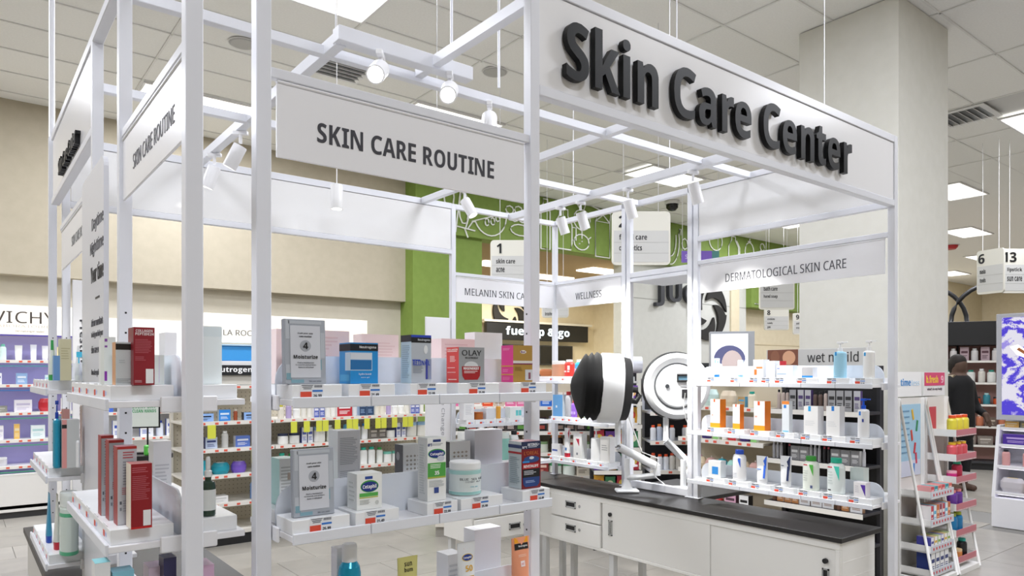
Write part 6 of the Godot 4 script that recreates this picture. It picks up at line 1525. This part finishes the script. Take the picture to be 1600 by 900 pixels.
func right_side():
	# two wire-back display racks against the column, facing +z
	var W = mat("f0efec", 0.45)
	var strip = [mat("d0d4dc", 0.5), mat("c87a82", 0.5)]
	var heights = [[.63, .425, .235, .06], [1.06, .87, .70, .49, .29, .08]]
	for r in 2:
		var x = [4.62, 5.07][r]
		var zf = -.8
		var oz = -.95
		var o = thing("display_rack", ["white display rack with a blue poster, reading timeless", "white display rack with a pink header, reading b.fresh"][r], "display rack", Vector3(x, 0, oz))
		var w = [.42, .4][r]
		for s in [-1, 1]:
			span(o, "side_frame", Vector3(s * w / 2 - .012, 0, -.1), Vector3(s * w / 2 + .012, 1.36, -.06), W, .003)
			part(o, "slanted_leg", tube([Vector3(s * w / 2, .02, .17), Vector3(s * w / 2, 1.34, -.07)], .011, 8), W)
		span(o, "back_panel", Vector3(-w / 2, .05, -.1), Vector3(w / 2, 1.36, -.085), mat("e2dfda", 0.6))
		var hb = span(o, "header", Vector3(-w / 2, 1.37, -.1), Vector3(w / 2, 1.56, -.085), mat("f2f2f0" if r == 0 else "ececea", 0.5))
		if r == 0:
			text(hb, "time", .17, .055, Vector3(-.07, .11, .009), 0, mat("3f8ac8", 0.5), .002, true)
			text(hb, "less", .13, .045, Vector3(.1, .105, .009), 0, mat("bcd4e8", 0.5), .002, false)
			var ps = span(o, "poster", Vector3(-w / 2 + .03, .76, -.084), Vector3(w / 2 - .03, 1.31, -.08), mat("a4cbe2", 0.5))
			span(ps, "pale_foot", Vector3(-.17, 0.0, .003), Vector3(.17, .12, .004), mat("d3d9ea", 0.5))
			for k in 6:
				part(ps, "tube_print", bx(.025, .085, .004, .002), mat(["e0b23a", "2f8a5a", "d0483a", "c8323a", "d0405a", "4a8ad0"][k], 0.5), Vector3([.05, .1, .03, .06, .1, .05][k], [.43, .34, .27, .17, .09, .01][k], .005), Vector3(0, 0, [18, -12, 14, -14, 6, -6][k]))
			for k in 8:
				span(ps, "printed_text", Vector3(-.15, .18 + k * .045, .003), Vector3(-.02, .19 + k * .045, .0045), mat("6a96b8", 0.5))
		else:
			span(hb, "pink_print", Vector3(-.19, .08, .009), Vector3(.19, .185, .0105), mat("d8486e", 0.5))
			text(hb, "b.fresh", .22, .06, Vector3(-.05, .13, .011), 0, mat("f0d23a", 0.5), .002, true)
			text(hb, "9", .05, .06, Vector3(.14, .13, .011), 0, mat("f4c0cc", 0.5), .002, true)
			text(hb, "what's in my body", .28, .025, Vector3(0, .05, .0095), 0, mat("6a5a62", 0.5), .002, false)
			span(o, "pack_print", Vector3(-.1, 1.1, -.085), Vector3(.02, 1.28, -.08), mat("c8484e", 0.5))
		for y in heights[r]:
			var sh = span(o, "shelf_tray", Vector3(-w / 2 + .01, y, -.085), Vector3(w / 2 - .01, y + .012, zf - oz), W, .002)
			var d = zf - oz + .085
			span(sh, "tray_front", Vector3(-w / 2 + .01, .0, d / 2 - .006), Vector3(w / 2 - .01, .055, d / 2), strip[r], .001)
			for s in [-1, 1]:
				span(sh, "tray_side", Vector3(s * (w / 2 - .012) - .002, .0, -d / 2), Vector3(s * (w / 2 - .012) + .002, .055, d / 2 - .006), W)
			if r == 0:
				for k in 7:
					box(sh, "red_dot", Vector3(-.16 + k * .05, .03, d / 2 + .001), Vector3(.018, .018, .002), mat("d0545a", 0.5))
		span(o, "base", Vector3(-w / 2, 0, -.1), Vector3(w / 2, .045, .17), W, .004)
		var g = "products on the %s rack" % ["timeless", "pink header"][r].replace("timeless", "blue poster")
		for i in heights[r].size():
			var y = heights[r][i] + .012
			var a = Vector3(x - w / 2 + .03, y, zf - .06)
			var b = Vector3(x + w / 2 - .02, y, zf - .06)
			var ph = "the %s rack's %s shelf" % [["blue poster", "pink header"][r], ["top", "second", "third", "fourth", "fifth", "lowest"][i]]
			if r == 0:
				row(a, b, 0, [[["carton", .055, .075, .1, ["d0424a", "f0b0b0"], "red carton", "box"], ["carton", .055, .075, .1, ["2a8a9a", "b0e0e0"], "teal carton", "box"], ["carton", .055, .075, .1, ["e06a5a", "f4d0c8"], "coral carton", "box"]], [["carton", .04, .14, .1, ["eef0f2", "4ab4dc"], "white and sky blue carton", "box"], ["carton", .04, .14, .1, ["d0662a", "f0d0b0"], "orange carton", "box"], ["carton", .04, .14, .1, ["8a2a4a", "f0e8e8"], "burgundy carton", "box"], ["carton", .04, .14, .1, ["c83a4a", "f4f0f0"], "red tall carton", "box"]], [["carton", .05, .1, .1, ["f2f2ee", "e0b040"], "white and gold carton", "box"], ["carton", .05, .1, .1, ["eef0ea", "8ab03a"], "white and lime carton", "box"], ["carton", .05, .1, .1, ["ecebf2", "4a4aa0"], "white and indigo carton", "box"]], [["carton", .07, .16, .1, ["f2f2f2", "2a3a7a"], "white carton with navy edge", "box"]]][i], 90 + i, ph, g, .006)
			else:
				row(a, b, 0, [[["flip", .1, .15, .07, ["e6d84a", "e85a2a"], "yellow bottle with orange cap", "bottle"]], [["flip", .09, .13, .07, ["e2606a", "f0c030"], "coral bottle with yellow cap", "bottle"]], [["flip", .1, .145, .07, ["b82a4a", "2ab08a"], "crimson bottle with green cap", "bottle"], ["jar", .08, .08, .07, ["d83a8a", "f0b0c0"], "magenta jar", "jar"]], [["flip", .09, .14, .07, ["6a3a9a", "e88a8a"], "purple bottle with pink cap", "bottle"]], [["flip", .09, .16, .07, ["1a7ab0", "b8c83a"], "blue bottle with lime cap", "bottle"]], [["flip", .09, .15, .07, ["1c1c20", "2ab0a0"], "black bottle with teal cap", "bottle"], ["jar", .08, .08, .07, ["e89a5a", "f0d0a0"], "orange jar", "jar"]]][i], 95 + i, ph, g, .008)
	# lit end display with a screen, facing -x
	var e = thing("lit_display", "white lit end display with a violet patterned screen", "display", Vector3(7.35, 0, -.55), -90)
	var EW = mat("eeeef4", 0.4)
	span(e, "base", Vector3(-.75, 0, -.2), Vector3(.75, .3, .25), EW, .006)
	span(e, "back_board", Vector3(-.75, .3, -.2), Vector3(.75, 2.15, -.15), mat("d8dae0", 0.5), .004)
	span(e, "screen_support", Vector3(-.7, 1.075, -.15), Vector3(.7, 2.1, .06), mat("c8cad2", 0.5), .004)
	for s in [-1, 1]:
		part(e, "side_panel", prism([Vector2(-.2, .3), Vector2(.25, .3), Vector2(.1, 1.02), Vector2(-.2, 1.02)], -.015, .015), EW, Vector3(s * .735, 0, 0), Vector3(0, -90, 0))
	for q in [[.36, .24], [.62, .2], [.83, .14], [1.0, .1]]:
		var sh = span(e, "shelf_board", Vector3(-.72, q[0] - .03, -.15), Vector3(.72, q[0], q[1]), EW, .003)
		span(sh, "shelf_lamp", Vector3(-.7, -.004, (q[1] + .15) / 2 - .03), Vector3(.7, .0, (q[1] + .15) / 2 - .01), glow("f4f0ff", 2.0))
	var sc = span(e, "screen_frame", Vector3(-.74, 1.075, .06), Vector3(.74, 2.15, .15), mat("b9bbc4", 0.4), .006)
	var im = Image.create(256, 192, false, Image.FORMAT_RGB8)
	var nz = FastNoiseLite.new()
	nz.seed = 9
	nz.frequency = 0.007
	nz.fractal_octaves = 2
	nz.domain_warp_enabled = true
	nz.domain_warp_amplitude = 60.0
	nz.domain_warp_frequency = 0.012
	for x in 256:
		for y in 192:
			var v = sin(nz.get_noise_2d(x, y) * 22.0)
			var c = Color("f2effc") if v > .15 else (Color("5a4ae0") if v < -.25 else Color("a79af0"))
			im.set_pixel(x, y, c)
	var sm = StandardMaterial3D.new()
	var tx = ImageTexture.create_from_image(im)
	sm.albedo_color = Color.BLACK
	sm.emission_enabled = true
	sm.emission_operator = BaseMaterial3D.EMISSION_OP_MULTIPLY
	sm.emission = Color.WHITE
	sm.emission_texture = tx
	sm.emission_energy_multiplier = 0.8
	var qm = QuadMesh.new()
	qm.size = Vector2(1.38, .98)
	part(sc, "lamp_screen", qm, sm, Vector3(0, .545, .047))
	part(sc, "goat_head", prism([Vector2(-0.62, .74), Vector2(-0.55, .76), Vector2(-0.44, .68), Vector2(-0.25, .69), Vector2(-0.20, .5), Vector2(-0.26, .3), Vector2(-0.35, .28), Vector2(-0.42, .42), Vector2(-0.44, .6), Vector2(-0.56, .66)], 0.047, .05), glow("f6f2ee", .8))
	part(sc, "ear_print", prism([Vector2(-0.56, .71), Vector2(-0.54, .73), Vector2(-0.46, .67), Vector2(-0.48, .65)], 0.05, .052), mat("b06a3a", 0.5))
	var gl = "products on the lit end display"
	for i in 4:
		var q = [[.36, .24], [.62, .2], [.83, .14], [1.0, .1]][i]
		row(Vector3(7.35 - q[1] + .06, q[0], -1.24), Vector3(7.35 - q[1] + .06, q[0], -.3), -90, [[["soft", .22, .14, .1, ["c8c4cc", "d8c080"], "clear accessory pouch", "pouch"], ["carton", .2, .11, .08, ["5a34b0", "e8b04a"], "purple and gold carton", "box"]], [["flip", .07, .16, .06, ["dfe0ea", "22222c"], "white bottle with black cap", "bottle"], ["flip", .07, .16, .06, ["d8a0a0", "22222c"], "pink bottle with black cap", "bottle"]], [["carton", .26, .1, .06, ["4a2a9a", "c0a8e8"], "violet carton", "box"], ["flip", .06, .13, .05, ["c8e0c8", "2a2a30"], "green labelled bottle", "bottle"]], [["carton", .12, .06, .05, ["8a8a80", "e0c060"], "grey card", "box"], ["carton", .12, .06, .05, ["e0b060", "f0e0c0"], "amber card", "box"]]][i], 110 + i, "the lit end display's %s shelf" % ["lowest", "second", "third", "top"][i], gl, .012)
	# beauty aisle further back: black arches over shelving
	var fy = -62.0
	var f = gondola("tall black beauty shelving with pink lining behind the person", Vector3(12.0, 0, -3.4), fy, 2.4, 2.2, [1.75, 1.4, 1.05, .7, .4], .4, mat("d8a8a0", 0.6), mat("3a3a3e", 0.5), false)
	var FB = Basis.from_euler(Vector3(0, deg_to_rad(fy), 0))
	span(f, "black_header", Vector3(-1.2, 2.0, .0), Vector3(1.2, 2.38, .42), mat("1a1a1c", 0.5), .004)
	for k in 2:
		var pts = []
		for i in 17:
			var a = PI * i / 16.0
			pts.append(Vector3(-.5 + k * 1.0 + cos(a) * .62, 2.38 + sin(a) * .62, .1 + k * .1))
		part(f, "arch", tube(pts, .035, 8), mat("1a1a1c", 0.5))
	for i in 5:
		var y = [1.75, 1.4, 1.05, .7, .4][i]
		row(Vector3(12.0, y, -3.4) + FB * Vector3(-1.15, 0, .3), Vector3(12.0, y, -3.4) + FB * Vector3(1.15, 0, .3), fy, [[["carton", .12, .22, .06, ["b8a0a8", "5a3a44"], "mauve card", "box"], ["flip", .1, .2, .08, ["dcd8d8", "f0f0f0"], "white bottle", "bottle"]], [["flip", .12, .2, .1, ["e8e8e4", "2a8a7a"], "white bottle with teal cap", "bottle"], ["flip", .1, .22, .1, ["e0dcd4", "e8e8e8"], "cream bottle", "bottle"]], [["jar", .16, .12, .12, ["c8502a", "3a3a3a"], "orange jar with black lid", "jar"], ["flip", .1, .18, .1, ["3a8a9a", "b0d8d8"], "teal bottle", "bottle"]], [["flip", .1, .18, .1, ["c87a5a", "e8d0c0"], "copper bottle", "bottle"], ["carton", .14, .14, .1, ["6a5a50", "c8b8a8"], "brown carton", "box"]], [["carton", .2, .14, .12, ["8a8078", "c8c0b8"], "grey brown carton", "box"]]][i], 120 + i, "the beauty shelving's %s shelf" % ["top", "second", "third", "fourth", "lowest"][i], "products on the beauty shelving", .02)
	person(Vector3(9.35, 0, -2.43), -20.0)

# ---------------------------------------------------------------- the shopper in the far aisle
func cap(p, a, b, ra, rb):
	var t = clampf((p - a).dot(b - a) / maxf(1e-6, (b - a).length_squared()), 0.0, 1.0)
	return p.distance_to(a.lerp(b, t)) - lerpf(ra, rb, t)
func smin(a, b, k):
	var h = clampf(.5 + .5 * (b - a) / k, 0.0, 1.0)
	return lerpf(b, a, h) - k * h * (1.0 - h)
func nets(bones, cell, k, keep):          # surface nets round a set of tapered capsules
	var lo = Vector3.ONE * 9
	var hi = Vector3.ONE * -9
	for q in bones:
		for e in [[q[0], q[2]], [q[1], q[3]]]:
			lo = lo.min(e[0] - Vector3.ONE * (e[1] + 2 * cell))
			hi = hi.max(e[0] + Vector3.ONE * (e[1] + 2 * cell))
	var n = Vector3i(((hi - lo) / cell).ceil())
	var f = PackedFloat32Array()
	f.resize((n.x + 1) * (n.y + 1) * (n.z + 1))
	var id = func(x, y, z): return (x * (n.y + 1) + y) * (n.z + 1) + z
	for x in n.x + 1:
		for y in n.y + 1:
			for z in n.z + 1:
				var p = lo + Vector3(x, y, z) * cell
				var d = 9.0
				for q in bones:
					d = smin(d, cap(p, q[0], q[1], q[2], q[3]), k)
				f[id.call(x, y, z)] = d
	var vert = {}
	var pos = []
	for x in n.x:
		for y in n.y:
			for z in n.z:
				var s = Vector3.ZERO
				var c = 0
				for e in [[0, 0, 0, 1, 0, 0], [0, 0, 0, 0, 1, 0], [0, 0, 0, 0, 0, 1], [1, 1, 1, 0, 1, 1], [1, 1, 1, 1, 0, 1], [1, 1, 1, 1, 1, 0], [1, 0, 0, 1, 1, 0], [1, 0, 0, 1, 0, 1], [0, 1, 0, 1, 1, 0], [0, 1, 0, 0, 1, 1], [0, 0, 1, 1, 0, 1], [0, 0, 1, 0, 1, 1]]:
					var a = f[id.call(x + e[0], y + e[1], z + e[2])]
					var b = f[id.call(x + e[3], y + e[4], z + e[5])]
					if (a < 0) != (b < 0):
						s += Vector3(e[0], e[1], e[2]).lerp(Vector3(e[3], e[4], e[5]), a / (a - b))
						c += 1
				if c:
					vert[Vector3i(x, y, z)] = pos.size()
					pos.append(lo + (Vector3(x, y, z) + s / c) * cell)
	var st = SurfaceTool.new()
	st.begin(Mesh.PRIMITIVE_TRIANGLES)
	for v in vert:
		for ax in 3:
			var u = Vector3i.ZERO; u[(ax + 1) % 3] = 1
			var w = Vector3i.ZERO; w[(ax + 2) % 3] = 1
			var e = Vector3i.ZERO; e[ax] = 1
			if not (vert.has(v - u) and vert.has(v - w) and vert.has(v - u - w)):
				continue
			var a = f[id.call(v.x, v.y, v.z)]
			var b = f[id.call(v.x + e.x, v.y + e.y, v.z + e.z)]
			if (a < 0) == (b < 0):
				continue
			var q = [pos[vert[v]], pos[vert[v - u]], pos[vert[v - u - w]], pos[vert[v - w]]]
			if a < 0:
				quad(st, q[0], q[1], q[2], q[3])
			else:
				quad(st, q[3], q[2], q[1], q[0])
	st.generate_normals()
	return st.commit()
func person(at, yaw):
	var o = thing("person", "person in a black coat standing with their back turned in the far aisle", "person", at, yaw)
	var V = func(x, y, z): return Vector3(x, y, z)
	var body = [
		[V.call(0, 1.0, 0), V.call(0, 1.4, 0), .15, .17], [V.call(-.13, 1.38, 0), V.call(.13, 1.38, 0), .085, .085], [V.call(0, 1.42, 0), V.call(0, 1.54, .01), .065, .055],
		[V.call(0, 1.62, .02), V.call(0, 1.66, .02), .09, .095],
		[V.call(-.19, 1.38, 0), V.call(-.27, 1.1, .02), .058, .046], [V.call(-.27, 1.1, .02), V.call(-.22, .9, .14), .045, .034],
		[V.call(.19, 1.38, 0), V.call(.26, 1.1, .03), .058, .046], [V.call(.26, 1.1, .03), V.call(.2, 1.0, .24), .045, .034],
		[V.call(-.09, .95, 0), V.call(-.1, .5, .02), .105, .07], [V.call(-.1, .5, .02), V.call(-.1, .1, -.02), .066, .045], [V.call(-.1, .05, -.03), V.call(-.1, .04, .13), .045, .04],
		[V.call(.09, .95, 0), V.call(.1, .5, .04), .105, .07], [V.call(.1, .5, .04), V.call(.1, .1, .0), .066, .045], [V.call(.1, .05, -.01), V.call(.1, .04, .15), .045, .04]]
	for s in [[-.22, .9, .14], [.2, 1.0, .24]]:
		var h = V.call(s[0], s[1], s[2])
		body.append([h, h + Vector3(0, -.07, .03), .032, .03])
		for i in 4:
			body.append([h + Vector3(-.027 + i * .018, -.08, .035), h + Vector3(-.03 + i * .02, -.15 + .012 * absf(i - 1.4), .06), .0095, .008])
		body.append([h + Vector3(.03 * -signf(s[0]), -.04, .03), h + Vector3(.05 * -signf(s[0]), -.09, .06), .011, .009])
	part(o, "body", nets(body, .016, .03, 0), mat("5a4438", 0.7))
	var coat = [[V.call(0, .8, 0), V.call(0, 1.38, 0), .2, .185], [V.call(-.15, 1.39, 0), V.call(.15, 1.39, 0), .095, .095], [V.call(-.2, 1.38, 0), V.call(-.275, 1.1, .02), .072, .06], [V.call(-.275, 1.1, .02), V.call(-.23, .93, .12), .058, .048], [V.call(.2, 1.38, 0), V.call(.265, 1.1, .03), .072, .06], [V.call(.265, 1.1, .03), V.call(.21, 1.02, .2), .058, .048]]
	part(o, "coat", nets(coat, .022, .05, 0), mat("141416", 0.85))
	part(o, "trousers", nets([[V.call(-.09, .9, 0), V.call(-.1, .5, .02), .118, .083], [V.call(-.1, .5, .02), V.call(-.1, .14, -.02), .08, .066], [V.call(.09, .9, 0), V.call(.1, .5, .04), .118, .083], [V.call(.1, .5, .04), V.call(.1, .14, .0), .08, .066]], .022, .02, 0), mat("1c1d22", 0.85))
	part(o, "hair", nets([[V.call(0, 1.68, -.01), V.call(0, 1.7, .0), .108, .104], [V.call(0, 1.64, -.05), V.call(0, 1.58, -.05), .085, .06]], .015, .04, 0), mat("1e1713", 0.7))
	part(o, "bag_strap", tube([V.call(-.12, 1.5, .06), V.call(-.1, 1.5, -.06), V.call(.0, 1.42, -.17), V.call(.12, 1.25, -.215), V.call(.2, 1.05, -.2)], .028, 8), mat("b8a88e", 0.7))
